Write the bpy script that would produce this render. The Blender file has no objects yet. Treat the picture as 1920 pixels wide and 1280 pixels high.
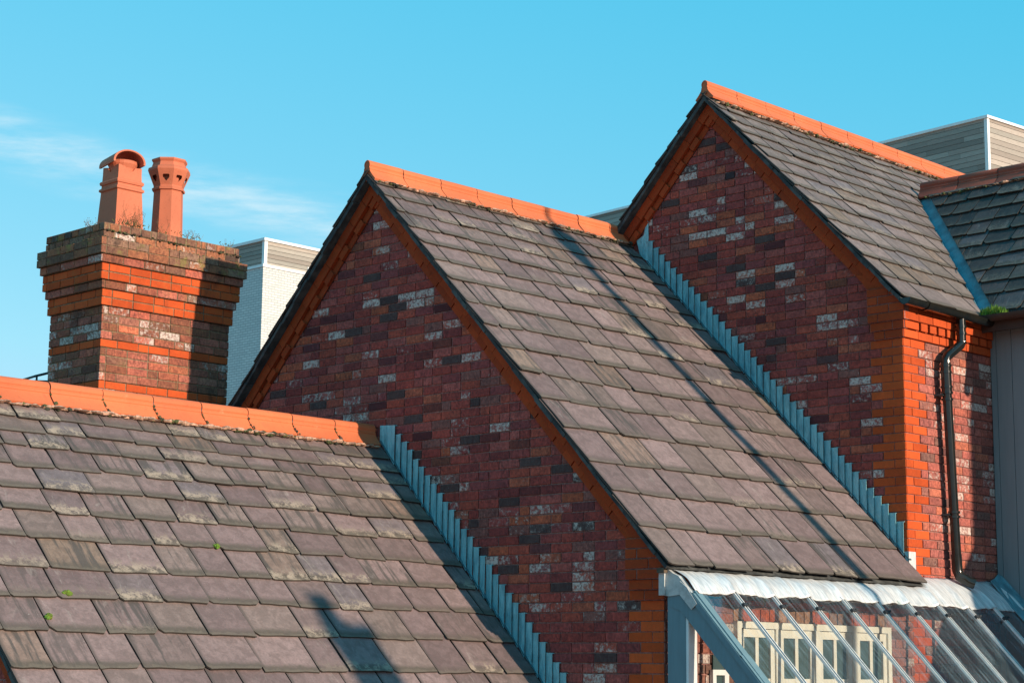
import bpy, bmesh, math, random
from mathutils import Vector, Matrix, noise
random.seed(7)
R = random.Random(11)
C = bpy.context.scene.collection
sc = bpy.context.scene

# ------------------------------------------------------------------ camera
cam_r = Vector((0.71587, 0.69816, 0.010313)); cam_u = Vector((0.111785, -0.129176, 0.985301)); cam_f = Vector((-0.689227, 0.704194, 0.170516))
cam_loc = Vector((11.787376, -10.677236, -2.021187))
cd = bpy.data.cameras.new('camera'); cam = bpy.data.objects.new('camera', cd); C.objects.link(cam)
cd.sensor_width = 36; cd.lens = 36 * 3574.757 / 1920; cd.clip_start = 0.1; cd.clip_end = 2000
cam.matrix_world = Matrix(((cam_r.x, cam_u.x, -cam_f.x, cam_loc.x), (cam_r.y, cam_u.y, -cam_f.y, cam_loc.y),
                           (cam_r.z, cam_u.z, -cam_f.z, cam_loc.z), (0, 0, 0, 1)))
sc.camera = cam

# ------------------------------------------------------------------ sky + sun
SUN = Vector((1.0, 0.055, 0.27)).normalized()
el = math.asin(SUN.z); az = math.atan2(SUN.x, SUN.y)
w = bpy.data.worlds.new("World"); sc.world = w; w.use_nodes = True
nt = w.node_tree; nt.nodes.clear()
def N(tree, t, **kw):
    n = tree.nodes.new(t)
    for k, v in kw.items(): setattr(n, k, v)
    return n
L = nt.links.new
out = N(nt, 'ShaderNodeOutputWorld'); bg = N(nt, 'ShaderNodeBackground'); sky = N(nt, 'ShaderNodeTexSky')
sky.sky_type = 'NISHITA'; sky.sun_disc = False; sky.sun_elevation = el; sky.sun_rotation = az
sky.air_density = 1.0; sky.dust_density = 0.3; sky.ozone_density = 3.0
EXPO = 0.32; BGS = 0.15; ek = BGS * 2 ** EXPO      # the sky's own gradient, flattened a little and shifted to the photograph's cyan
mul = N(nt, 'ShaderNodeVectorMath', operation='MULTIPLY_ADD'); L(sky.outputs[0], mul.inputs[0])
mul.inputs[1].default_value = (0.062 * 2.9 / ek, 0.130 * .69 / ek, 0.122 * .38 / ek); mul.inputs[2].default_value = (-.092 / ek, .40 / ek, .70 / ek)
lo = N(nt, 'ShaderNodeVectorMath', operation='MAXIMUM'); L(mul.outputs[0], lo.inputs[0]); lo.inputs[1].default_value = (.004 / ek, 0, 0)
tint = N(nt, 'ShaderNodeMix', data_type='RGBA', blend_type='DARKEN'); tint.inputs[0].default_value = 1; L(lo.outputs[0], tint.inputs[6])
tint.inputs[7].default_value = (.62 / ek, .80 / ek, 1.0 / ek, 1)
# a thin streak of cirrus: a great circle through the sky, broken up by noise
tc = N(nt, 'ShaderNodeTexCoord')
d1 = Vector((-0.836, 0.4837, 0.2592)); d2 = Vector((-0.749, 0.6214, 0.2299)); nn = d1.cross(d2).normalized(); dm = ((d1 + d2) / 2).normalized()
dot = N(nt, 'ShaderNodeVectorMath', operation='DOT_PRODUCT'); dot.inputs[1].default_value = nn; L(tc.outputs['Generated'], dot.inputs[0])
dot2 = N(nt, 'ShaderNodeVectorMath', operation='DOT_PRODUCT'); dot2.inputs[1].default_value = d1.normalized(); L(tc.outputs['Generated'], dot2.inputs[0])
mp = N(nt, 'ShaderNodeMapping'); mp.inputs['Scale'].default_value = (9, 9, 55); L(tc.outputs['Generated'], mp.inputs[0])
ns = N(nt, 'ShaderNodeTexNoise'); ns.inputs['Scale'].default_value = 1.3; ns.inputs['Detail'].default_value = 7; ns.inputs['Roughness'].default_value = .62; L(mp.outputs[0], ns.inputs[0])
ab = N(nt, 'ShaderNodeMath', operation='ABSOLUTE'); L(dot.outputs['Value'], ab.inputs[0])
wob = N(nt, 'ShaderNodeMath', operation='MULTIPLY_ADD'); L(ns.outputs[0], wob.inputs[0]); wob.inputs[1].default_value = -.016; L(ab.outputs[0], wob.inputs[2])
band = N(nt, 'ShaderNodeMapRange', interpolation_type='SMOOTHSTEP'); L(wob.outputs[0], band.inputs[0])
band.inputs[1].default_value = .012; band.inputs[2].default_value = -.010; band.inputs[3].default_value = 0; band.inputs[4].default_value = 1
fade = N(nt, 'ShaderNodeMapRange', interpolation_type='SMOOTHSTEP'); L(dot2.outputs['Value'], fade.inputs[0]); fade.inputs[1].default_value = .966; fade.inputs[2].default_value = .99
cm = N(nt, 'ShaderNodeMath', operation='MULTIPLY'); L(band.outputs[0], cm.inputs[0]); L(fade.outputs[0], cm.inputs[1])
nr = N(nt, 'ShaderNodeMapRange'); L(ns.outputs[0], nr.inputs[0]); nr.inputs[1].default_value = .33; nr.inputs[2].default_value = .70; nr.inputs[4].default_value = 1.0
cm2 = N(nt, 'ShaderNodeMath', operation='MULTIPLY'); L(cm.outputs[0], cm2.inputs[0]); L(nr.outputs[0], cm2.inputs[1])
mixc = N(nt, 'ShaderNodeMix', data_type='RGBA'); L(cm2.outputs[0], mixc.inputs[0]); L(tint.outputs[2], mixc.inputs[6]); mixc.inputs[7].default_value = (.74 / ek, .92 / ek, 1.0 / ek, 1)
L(mixc.outputs[2], bg.inputs[0]); bg.inputs[1].default_value = BGS; L(bg.outputs[0], out.inputs[0])

sl = bpy.data.lights.new('sun', 'SUN'); so = bpy.data.objects.new('sun', sl); C.objects.link(so)
sl.energy = 5.0; sl.angle = math.radians(0.55); sl.color = (1.0, 0.80, 0.61)
so.rotation_euler = (-SUN).to_track_quat('-Z', 'Y').to_euler(); so.location = (30, 0, 20)
sc.view_settings.view_transform = 'Standard'; sc.view_settings.look = 'None'; sc.view_settings.exposure = EXPO; sc.view_settings.gamma = 1
try: sc.view_settings.use_curve_mapping = False
except Exception: pass
sc.cycles.max_bounces = 8; sc.cycles.transparent_max_bounces = 24

# ------------------------------------------------------------------ materials
def newmat(name):
    m = bpy.data.materials.new(name); m.use_nodes = True
    b = m.node_tree.nodes['Principled BSDF']; return m, m.node_tree, b
def mixrgb(t, fac, a, b, mode='MIX'):
    n = N(t, 'ShaderNodeMix', data_type='RGBA', blend_type=mode)
    for i, v in ((0, fac), (6, a), (7, b)):
        if hasattr(v, 'is_output'): t.links.new(v, n.inputs[i])
        else: n.inputs[i].default_value = v if not isinstance(v, tuple) or len(v) == 4 else (*v, 1)
    return n.outputs[2]
def mathn(t, op, a, b=0.0, c=0.0):
    n = N(t, 'ShaderNodeMath', operation=op)
    for i, v in enumerate((a, b, c)):
        if hasattr(v, 'is_output'): t.links.new(v, n.inputs[i])
        else: n.inputs[i].default_value = v
    return n.outputs[0]
def mrange(t, v, a, b, c=0.0, d=1.0):
    n = N(t, 'ShaderNodeMapRange'); n.interpolation_type = 'SMOOTHSTEP'
    t.links.new(v, n.inputs[0])
    for i, q in zip((1, 2, 3, 4), (a, b, c, d)): n.inputs[i].default_value = q
    return n.outputs[0]
def noisen(t, vec, scale, detail=4, rough=.55, stretch=None, dist=0):
    if stretch:
        mpn = N(t, 'ShaderNodeMapping'); mpn.inputs['Scale'].default_value = stretch; t.links.new(vec, mpn.inputs[0]); vec = mpn.outputs[0]
    n = N(t, 'ShaderNodeTexNoise'); n.inputs['Scale'].default_value = scale; n.inputs['Detail'].default_value = detail
    n.inputs['Roughness'].default_value = rough; n.inputs['Distortion'].default_value = dist; t.links.new(vec, n.inputs[0]); return n.outputs[0]
def bumpn(t, b, h, strength, dist):
    n = N(t, 'ShaderNodeBump'); n.inputs['Strength'].default_value = strength; n.inputs['Distance'].default_value = dist
    t.links.new(h, n.inputs['Height']); t.links.new(n.outputs[0], b.inputs['Normal'])
def attr(t, name='col'):
    n = N(t, 'ShaderNodeAttribute'); n.attribute_name = name; return n
def objco(t): return N(t, 'ShaderNodeTexCoord').outputs['Object']
def uvco(t): return N(t, 'ShaderNodeTexCoord').outputs['UV']

def mat_brick(name='brick', soot=0.0, lichen=0.0):
    m, t, b = newmat(name); a = attr(t); o = objco(t)
    n1 = noisen(t, o, 9, 5, .6); n2 = noisen(t, o, 45, 5, .65); n3 = noisen(t, o, 120, 3, .6)
    cl = noisen(t, o, 1.6, 4, .6); vs = noisen(t, o, 60, 4, .7, (1, 1, .35))
    rough_ = mathn(t, 'MULTIPLY_ADD', mathn(t, 'GREATER_THAN', a.outputs['Alpha'], -.5), .78, .22)      # smooth pressed orange bricks carry alpha -1
    c = mixrgb(t, mathn(t, 'MULTIPLY', rough_, mrange(t, n2, .34, .66, 0, .62)), a.outputs['Color'], (0.06, .020, .022))
    c = mixrgb(t, mathn(t, 'MULTIPLY', rough_, mrange(t, vs, .50, .72, 0, .45)), c, (.035, .022, .025)); c = mixrgb(t, mathn(t, 'MULTIPLY', rough_, mrange(t, vs, .46, .30, 0, .55)), c, mixrgb(t, 1.0, a.outputs['Color'], (1.8, 1.7, 1.6), 'MULTIPLY'))
    c = mixrgb(t, mrange(t, cl, .45, .70, 0, .30), c, mixrgb(t, 1.0, c, (.60, .58, .66), 'MULTIPLY'))
    c = mixrgb(t, mrange(t, n1, .35, .7, 0, .25), c, mixrgb(t, 1.0, a.outputs['Color'], (1.5, 1.3, 1.15), 'MULTIPLY'))
    th = mathn(t, 'SUBTRACT', 1.0, a.outputs['Alpha'])         # alpha = how much old limewash clings to the brick
    big = noisen(t, o, 26, 6, .78)
    wf = mathn(t, 'MULTIPLY', mrange(t, mathn(t, 'SUBTRACT', mathn(t, 'MULTIPLY_ADD', mathn(t, 'SUBTRACT', cl, .5), .55, big), mathn(t, 'MULTIPLY', th, .55)), .30, .50), .75)
    c = mixrgb(t, wf, c, mixrgb(t, mrange(t, n2, .36, .56), (.16, .12, .12), (.66, .60, .54)))
    if soot:
        s = noisen(t, o, 3.2, 4, .6, (1, 1, .6)); c = mixrgb(t, mrange(t, s, .56 , .72, 0, soot), c, (.03, .025, .022))
    if lichen:
        s = noisen(t, o, 7, 6, .7); c = mixrgb(t, mrange(t, s, .52, .7, 0, lichen), c, (.22, .20, .06))
    t.links.new(c, b.inputs['Base Color']); b.inputs['Roughness'].default_value = .92; b.inputs['Specular IOR Level'].default_value = .15
    bumpn(t, b, mathn(t, 'ADD', n2, mathn(t, 'MULTIPLY', n3, .6)), .75, .006); return m
def mat_terracotta(name, col, dark=(.25, .07, .03)):
    m, t, b = newmat(name); o = objco(t)
    n1 = noisen(t, o, 2.3, 5, .6); n2 = noisen(t, o, 30, 5, .65); n3 = noisen(t, o, 11, 6, .7)
    c = mixrgb(t, mrange(t, n1, .3, .7), col, tuple(x * .84 for x in col))
    c = mixrgb(t, mrange(t, n2, .52, .78, 0, .45), c, dark); n4 = noisen(t, o, 5, 6, .72, dist=.8)
    c = mixrgb(t, mrange(t, n4, .56, .74, 0, .42), c, (.26, .10, .055))
    c = mixrgb(t, mrange(t, n3, .62, .78, 0, .35), c, (.55, .36, .22))
    a = attr(t); c = mixrgb(t, 1.0, c, a.outputs['Color'], 'MULTIPLY')
    t.links.new(c, b.inputs['Base Color']); b.inputs['Roughness'].default_value = .78
    bumpn(t, b, n2, .35, .004); return m
def mat_slate(name, base_a, base_b, lich=.8, streak=.6):
    # uv: u = metres across the slate, v = metres above its tail; col rgb = three random numbers of the slate
    m, t, b = newmat(name); a = attr(t); sep = N(t, 'ShaderNodeSeparateColor'); t.links.new(a.outputs['Color'], sep.inputs[0])
    r1, r2, r3 = sep.outputs; uv = uvco(t)
    off = N(t, 'ShaderNodeVectorMath', operation='MULTIPLY_ADD'); t.links.new(a.outputs['Color'], off.inputs[0]); off.inputs[1].default_value = (37, 53, 71); t.links.new(uv, off.inputs[2])
    o = off.outputs[0]
    sx = N(t, 'ShaderNodeSeparateXYZ'); t.links.new(uv, sx.inputs[0]); v = sx.outputs[1]
    fine = noisen(t, o, 60, 5, .65); mid = noisen(t, o, 12, 6, .65, dist=.6); st = noisen(t, o, 4.5, 5, .62, (4.2, .45, 1)); diag = noisen(t, o, 14, 4, .6, (1, .35, 1), 1.2)
    c = mixrgb(t, r1, base_a, base_b); c = mixrgb(t, mrange(t, r3, .0, .35, .32, 0), c, (.235, .165, .170)); c = mixrgb(t, mrange(t, r2, .25, .08, 0, .30), c, (.205, .175, .135))   # mauve and olive slates
    c = mixrgb(t, mrange(t, r2, .86, .95, 0, .65), c, (.150, .138, .155))         # a few bluer slates
    c = mixrgb(t, mrange(t, r3, .95, .985, 0, .45), c, (.27, .18, .11))            # a few rusty or tan ones
    c = mixrgb(t, mrange(t, mid, .38, .62, 0, .60), c, mixrgb(t, 1.0, c, (.56, .55, .54), 'MULTIPLY'))
    c = mixrgb(t, mathn(t, 'MULTIPLY', mrange(t, st, .47, .60, 0, streak), mrange(t, r3, .15, .75)), c, (.060, .056, .052))   # rain streaks
    pale = mathn(t, 'MULTIPLY', mrange(t, diag, .56, .74, 0, .5), mrange(t, r2, .35, .85))
    c = mixrgb(t, pale, c, (.33, .29, .27))
    u_ = sx.outputs[0]; wu = mathn(t, 'ADD', u_, mathn(t, 'MULTIPLY', mathn(t, 'SUBTRACT', mid, .5), .06))
    c = mixrgb(t, mrange(t, wu, .035, .004, 0, .65), c, (.055, .048, .042))            # dirt creeping from the side joint
    lg = noisen(t, objco(t), .55, 3, .6); sm2 = noisen(t, o, 26, 4, .7)
    c = mixrgb(t, mrange(t, lg, .42, .66, 0, .25), c, mixrgb(t, 1.0, c, (.66, .66, .62), 'MULTIPLY'))
    c = mixrgb(t, mrange(t, sm2, .50, .72, 0, .30), c, (.10, .088, .078))
    wv = mathn(t, 'ADD', v, mathn(t, 'MULTIPLY', mathn(t, 'SUBTRACT', mid, .5), .11))
    tail = mrange(t, wv, .085, .03); edge = mrange(t, wv, .032, .008)
    c = mixrgb(t, mathn(t, 'MULTIPLY', tail, mrange(t, r1, .1, .6, .45, .85)), c, (.080, .068, .052))   # dirt along the tail
    lc = mathn(t, 'MULTIPLY', mathn(t, 'MULTIPLY', mrange(t, wv, .15, .06), mrange(t, r2, .70, .88)), mrange(t, mathn(t, 'ADD', mathn(t, 'MULTIPLY', mid, .6), mathn(t, 'MULTIPLY', fine, .4)), .45, .58))
    c = mixrgb(t, mathn(t, 'MULTIPLY', lc, lich), c, (.42, .34, .26))                                   # pale lichen
    c = mixrgb(t, mathn(t, 'MULTIPLY', edge, .4), c, (.17, .145, .11))
    sp = noisen(t, o, 85, 2, .5); c = mixrgb(t, mrange(t, sp, .755, .80, 0, .7), c, (.55, .54, .48))
    c = mixrgb(t, mrange(t, fine, .3, .7, 0, .30), c, (.08, .07, .065))
    c = mixrgb(t, mathn(t, 'MULTIPLY', mathn(t, 'SUBTRACT', 1.0, a.outputs['Alpha']), .85), c, (.035, .030, .026))   # grime on the edges
    t.links.new(c, b.inputs['Base Color']); b.inputs['Roughness'].default_value = .72
    try: b.inputs['Specular IOR Level'].default_value = .3
    except Exception: pass
    bumpn(t, b, mathn(t, 'ADD', mathn(t, 'MULTIPLY', diag, 1.0), mathn(t, 'MULTIPLY', fine, .35)), .8, .006); return m
def mat_plain(name, col, rough=.6, metal=0.0, nscale=20, namt=.25, bump=.2, col2=None, stretch=None):
    m, t, b = newmat(name); o = objco(t); n1 = noisen(t, o, nscale, 5, .6, stretch)
    c = mixrgb(t, mrange(t, n1, .35, .7, 0, namt * 2), col, col2 or tuple(x * .55 for x in col))
    t.links.new(c, b.inputs['Base Color']); b.inputs['Roughness'].default_value = rough; b.inputs['Metallic'].default_value = metal
    if bump: bumpn(t, b, n1, bump, .006)
    return m
def mat_attr(name, rough=.8, nscale=30, stretch=None, namt=.3, bump=.3, darkc=(.05, .05, .05), metal=0.0):
    m, t, b = newmat(name); a = attr(t); n1 = noisen(t, objco(t), nscale, 5, .6, stretch)
    c = mixrgb(t, mrange(t, n1, .4, .75, 0, namt), a.outputs['Color'], darkc)
    t.links.new(c, b.inputs['Base Color']); b.inputs['Roughness'].default_value = rough; b.inputs['Metallic'].default_value = metal
    if bump: bumpn(t, b, n1, bump, .005)
    return m
def mat_glass(name, dirt_sheen=.10, tintc=(.93, .97, .96)):
    m = bpy.data.materials.new(name); m.use_nodes = True; t = m.node_tree; t.nodes.clear()
    o = N(t, 'ShaderNodeOutputMaterial'); tr = N(t, 'ShaderNodeBsdfTransparent'); tr.inputs[0].default_value = (*tintc, 1)
    gl = N(t, 'ShaderNodeBsdfGlossy'); gl.inputs['Roughness'].default_value = .04; gl.inputs[0].default_value = (1, 1, 1, 1)
    fr = N(t, 'ShaderNodeFresnel'); fr.inputs[0].default_value = 1.9
    mx = N(t, 'ShaderNodeMixShader'); t.links.new(fr.outputs[0], mx.inputs[0]); t.links.new(tr.outputs[0], mx.inputs[1]); t.links.new(gl.outputs[0], mx.inputs[2])
    di = N(t, 'ShaderNodeBsdfDiffuse'); di.inputs[0].default_value = (.30, .45, .52, 1)  # bluish veil: dirt on the glass, with the sky's reflection painted in
    nz = noisen(t, uvco(t), 5, 6, .65, (6, .5, 1)); f = mrange(t, nz, .42, .75, dirt_sheen * .35, dirt_sheen * 2.6)
    mx2 = N(t, 'ShaderNodeMixShader'); t.links.new(f, mx2.inputs[0]); t.links.new(mx.outputs[0], mx2.inputs[1]); t.links.new(di.outputs[0], mx2.inputs[2])
    t.links.new(mx2.outputs[0], o.inputs[0]); return m

M = {}
M['brick'] = mat_brick()
M['old_brick'] = mat_brick('weathered_brick', soot=.60, lichen=.16)
M['cap_brick'] = mat_brick('mossy_brick', soot=.85, lichen=.75)
M['ridge'] = mat_terracotta('ridge_terracotta', (.63, .155, .056))
M['ridge_dark'] = mat_terracotta('dark_ridge_terracotta', (.33, .075, .04))
M['pot'] = mat_terracotta('pot_terracotta', (.54, .150, .075))
M['slate'] = mat_slate('purple_slate', (.155, .108, .108), (.290, .208, .202), streak=.8)
M['slate_grey'] = mat_slate('grey_slate', (.145, .115, .112), (.27, .215, .20), lich=.5, streak=.35)
M['slate_dark'] = mat_slate('dark_slate', (.026, .028, .030), (.060, .050, .046), lich=.35, streak=.5)
def mat_lead():
    m, t, b = newmat('flashing_lead'); o = objco(t); n1 = noisen(t, o, 9, 5, .6, (2, 2, .6)); n2 = noisen(t, o, 5, 5, .7); n3 = noisen(t, o, 34, 4, .7, (1, 1, .4))
    c = mixrgb(t, mrange(t, n1, .35, .7), (.27, .56, .61), (.15, .36, .42)); c = mixrgb(t, mrange(t, n2, .52, .75, 0, .55), c, (.42, .60, .62)); c = mixrgb(t, mrange(t, n3, .55, .75, 0, .5), c, (.09, .20, .24))
    t.links.new(c, b.inputs['Base Color']); b.inputs['Roughness'].default_value = .55; b.inputs['Metallic'].default_value = .1; bumpn(t, b, mathn(t, 'ADD', n1, n2), .9, .02); return m
M['lead'] = mat_lead()
M['old_lead'] = mat_plain('old_lead', (.26, .56, .62), .55, .1, 9, .45, .45, (.14, .36, .43), (2, 2, .6))
M['shadow_tone'] = mat_plain('shadow_dark_lead', (.06, .14, .17), .6, 0, 9, .4, .3)  # dark tone imitating the shadow band beside the flashing
M['lead_valley'] = mat_plain('weathered_lead', (.12, .29, .35), .65, 0, 9, .45, .4, (.07, .16, .20))
M['lead_new'] = mat_plain('bright_lead', (.68, .71, .72), .40, .15, 9, .45, .4, (.38, .43, .46), (.8, 5, .8))
M['under'] = mat_plain('dark_undercloak', (.028, .033, .036), .9, 0, 9, .35, .5, (.11, .12, .115))
M['mortar'] = mat_plain('bedding_mortar', (.62, .36, .25), .95, 0, 40, .4, .8, (.10, .09, .06))
M['iron'] = mat_plain('black_iron', (.008, .010, .010), .14, .0, 8, .3, .05, (.020, .018, .012))
M['timber_blue'] = mat_plain('blue_grey_paint', (.13, .23, .27), .6, 0, 6, .25, .15, (.10, .17, .20), (6, 6, .6))
M['eave_wood'] = mat_plain('weathered_eave_wood', (.13, .095, .06), .85, 0, 9, .5, .5, (.05, .04, .03), (1, .3, 3))
M['alu'] = mat_plain('aluminium', (.74, .74, .72), .45, .15, 30, .15, 0)
M['rubber'] = mat_plain('black_rubber', (.03, .035, .04), .6, 0, 30, .2, 0)
M['cream'] = mat_plain('cream_paint', (.80, .77, .68), .5, 0, 12, .15, .1, (.6, .55, .42))
M['white'] = mat_plain('white_trim', (.75, .78, .78), .5, 0, 8, .1, 0)
M['panel'] = mat_plain('grey_blue_boards', (.20, .235, .25), .6, 0, 3, .2, .1, (.15, .18, .20), (8, 8, .5))
M['fascia_dark'] = mat_plain('dark_brown_timber', (.06, .035, .025), .8, 0, 10, .3, .3)
M['room'] = mat_plain('dark_room', (.05, .06, .065), .9, 0, 3, .3, 0, (.12, .12, .11))
M['timber'] = mat_attr('cedar_boards', .85, 6, (1, 1, 12), .35, .2, (.10, .095, .085))
M['moss'] = mat_attr('moss', .95, 60, None, .4, .8, (.02, .03, .01))
M['grass'] = mat_attr('grass', .7, 30, None, .1, 0)
M['twig'] = mat_plain('dry_stem', (.20, .10, .05), .9)
M['glass'] = mat_glass('roof_glass')
M['steel'] = mat_plain('dark_steel', (.05, .08, .09), .5, .3, 20, .2, 0)
M['ground'] = mat_plain('red_bounce_ground', (.38, .15, .085), .9, 0, 1.2, .3, .3, (.26, .10, .06))  # unseen ground; its red is invented to bounce warm fill onto shaded walls
def mat_winglass():
    m, t, b = newmat('window_glass'); b.inputs['Base Color'].default_value = (.06, .095, .10, 1); b.inputs['Roughness'].default_value = .12; b.inputs['IOR'].default_value = 1.2
    n1 = noisen(t, objco(t), 3, 3); bumpn(t, b, n1, .08, .01); return m
M['winglass'] = mat_winglass(); M['lead_grey'] = mat_plain('grey_lead', (.52, .54, .53), .5, .1, 12, .45, .4, (.30, .32, .32))
def mat_whitebrick():
    m, t, b = newmat('white_glazed_brick'); br = N(t, 'ShaderNodeTexBrick'); t.links.new(uvco(t), br.inputs[0])
    br.inputs['Scale'].default_value = 1; br.inputs['Brick Width'].default_value = .225; br.inputs['Row Height'].default_value = .075; br.inputs['Mortar Size'].default_value = .009
    br.inputs['Color1'].default_value = (.58, .60, .58, 1); br.inputs['Color2'].default_value = (.48, .51, .50, 1); br.inputs['Mortar'].default_value = (.30, .32, .32, 1)
    t.links.new(br.outputs[0], b.inputs['Base Color']); b.inputs['Roughness'].default_value = .55; return m
M['white_brick'] = mat_whitebrick()

# ------------------------------------------------------------------ mesh builder
ORG = {}
class MB:
    def __init__(s): s.v = []; s.f = []; s.c = []; s.u = []
    def poly(s, pts, col=(1, 1, 1, 1), uv=None):
        i = len(s.v); s.v += [tuple(p) for p in pts]; s.f.append(tuple(range(i, i + len(pts)))); s.c.append(col if len(col) == 4 else (*col, 1)); s.u.append(uv or [(0, 0)] * len(pts))
    def idx(s, pts, faces, col=(1, 1, 1, 1), uvs=None):
        i = len(s.v); s.v += [tuple(p) for p in pts]; col = col if len(col) == 4 else (*col, 1)
        for k, f in enumerate(faces):
            s.f.append(tuple(i + q for q in f)); s.c.append(col); s.u.append([uvs[q] for q in f] if uvs else [(0, 0)] * len(f))
    def box(s, o, a, b, c, col=(1, 1, 1, 1)):
        o, a, b, c = map(Vector, (o, a, b, c)); p = [o, o + a, o + a + b, o + b, o + c, o + a + c, o + a + b + c, o + b + c]
        s.idx(p, [(0, 3, 2, 1), (4, 5, 6, 7), (0, 1, 5, 4), (1, 2, 6, 5), (2, 3, 7, 6), (3, 0, 4, 7)], col)
    def bx(s, x0, x1, y0, y1, z0, z1, col=(1, 1, 1, 1)): s.box((x0, y0, z0), (x1 - x0, 0, 0), (0, y1 - y0, 0), (0, 0, z1 - z0), col)
    def prism(s, pts, d, col=(1, 1, 1, 1)):
        pts = [Vector(p) for p in pts]; d = Vector(d); n = len(pts)
        s.idx(pts + [p + d for p in pts], [tuple(range(n))[::-1], tuple(range(n, 2 * n))] + [(i, (i + 1) % n, n + (i + 1) % n, n + i) for i in range(n)], col)
    def tube(s, path, r, n=12, col=(1, 1, 1, 1), cap=True):
        path = [Vector(p) for p in path]; rings = []; pn = None
        for i, p in enumerate(path):
            t = (path[min(i + 1, len(path) - 1)] - path[max(i - 1, 0)]).normalized()
            if pn is None:
                a = Vector((0, 0, 1)) if abs(t.z) < .9 else Vector((1, 0, 0)); pn = t.cross(a).normalized()
            pn = (pn - t * pn.dot(t)).normalized(); bn = t.cross(pn); rr = r[i] if isinstance(r, (list, tuple)) else r
            rings.append([p + (pn * math.cos(2 * math.pi * k / n) + bn * math.sin(2 * math.pi * k / n)) * rr for k in range(n)])
        pts = [q for rg in rings for q in rg]; fs = []
        for i in range(len(path) - 1):
            for k in range(n): fs.append((i * n + k, i * n + (k + 1) % n, (i + 1) * n + (k + 1) % n, (i + 1) * n + k))
        if cap: fs += [tuple(range(n))[::-1], tuple((len(path) - 1) * n + k for k in range(n))]
        s.idx(pts, fs, col)
    def lathe(s, cx, cy, prof, n=24, col=(1, 1, 1, 1), rot=0, smooth=False):
        pts = []; fs = []
        for z, r in prof:
            for k in range(n): a = rot + 2 * math.pi * k / n; pts.append((cx + r * math.cos(a), cy + r * math.sin(a), z))
        for i in range(len(prof) - 1):
            for k in range(n): fs.append((i * n + k, i * n + (k + 1) % n, (i + 1) * n + (k + 1) % n, (i + 1) * n + k))
        s.idx(pts, fs, col)
    def blob(s, c, r, col, sq=.6, n=5):
        c = Vector(c); pts = []; fs = []; m = 8
        for i in range(n):
            ph = math.pi * i / (n - 1)
            for k in range(m):
                a = 2 * math.pi * k / m; j = R.uniform(.75, 1.2); pts.append(c + Vector((math.sin(ph) * math.cos(a) * r * j, math.sin(ph) * math.sin(a) * r * j, math.cos(ph) * r * sq * j)))
        for i in range(n - 1):
            for k in range(m): fs.append((i * m + k, i * m + (k + 1) % m, (i + 1) * m + (k + 1) % m, (i + 1) * m + k))
        s.idx(pts, fs, col)
    def build(s, name, mat, parent=None, smooth=False, recalc=True):
        org = ORG.get(parent.name, Vector((0, 0, 0))) if parent else Vector((0, 0, 0))
        me = bpy.data.meshes.new(name); me.from_pydata([(x - org.x, y - org.y, z - org.z) for x, y, z in s.v], [], s.f)
        if s.f:
            ca = me.color_attributes.new('col', 'FLOAT_COLOR', 'CORNER'); uvl = me.uv_layers.new(name='UVMap'); cl = []; ul = []
            for f, c, u in zip(s.f, s.c, s.u): cl += list(c) * len(f); [ul.extend(q) for q in u]
            ca.data.foreach_set('color', cl); uvl.data.foreach_set('uv', ul)
        if recalc:
            bm = bmesh.new(); bm.from_mesh(me); bmesh.ops.recalc_face_normals(bm, faces=bm.faces); bm.to_mesh(me); bm.free()
        if smooth:
            for pl in me.polygons: pl.use_smooth = True
            try: me.set_sharp_from_angle(angle=math.radians(26))
            except Exception: pass
        me.materials.append(mat); o = bpy.data.objects.new(name, me); C.objects.link(o)
        if parent: o.parent = parent
        ORG[o.name] = org
        return o
def empty(name, loc, label, cat, group=None):
    o = bpy.data.objects.new(name, None); C.objects.link(o); o.location = loc; o['label'] = label; o['category'] = cat
    if group: o['group'] = group
    ORG[o.name] = Vector(loc); return o
def tag(o, label=None, cat=None, group=None, kind=None):
    for k, v in (('label', label), ('category', cat), ('group', group), ('kind', kind)):
        if v: o[k] = v
    return o

# ------------------------------------------------------------------ brickwork
ORANGE = [(.50, .084, .022), (.55, .096, .026), (.45, .074, .020)]
def rake_orange(r):
    c = r.choice([(.34, .056, .016), (.38, .062, .018), (.31, .050, .016)]); return (*c, -1)
def rnd_red(r, white=.25):
    q = r.random()
    if q < .60: c = r.choice([(.37, .074, .058), (.33, .066, .054), (.41, .088, .060), (.35, .078, .070), (.39, .10, .085)])
    elif q < .77: c = r.choice([(.25, .056, .052), (.28, .070, .070)])
    elif q < .88: c = r.choice([(.46, .115, .060), (.43, .115, .068)])
    elif q < .94: c = (.085, .060, .058)
    else: c = (.25, .10, .085)
    j = r.uniform(.88, 1.12); a = 0.0
    if r.random() < white: a = r.choice([.45, .55, .65, .75, .85, .95])
    elif r.random() < .3: a = r.uniform(.1, .3)
    return (c[0] * j, c[1] * j, c[2] * j, a)
def rnd_orange(r):
    c = r.choice(ORANGE); j = r.uniform(.92, 1.08); return (c[0] * j, c[1] * j, c[2] * j, -1)
def clip_poly(pts, planes):
    for (a, b, c) in planes:                         # keep a*u+b*v <= c
        out = []
        for i in range(len(pts)):
            p, q = pts[i], pts[(i + 1) % len(pts)]; dp = a * p[0] + b * p[1] - c; dq = a * q[0] + b * q[1] - c
            if dp <= 0: out.append(p)
            if dp * dq < 0: s = dp / (dp - dq); out.append((p[0] + (q[0] - p[0]) * s, p[1] + (q[1] - p[1]) * s))
        pts = out
        if len(pts) < 3: return []
    return pts
MORT = (.33, .17, .15, 0)
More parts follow.
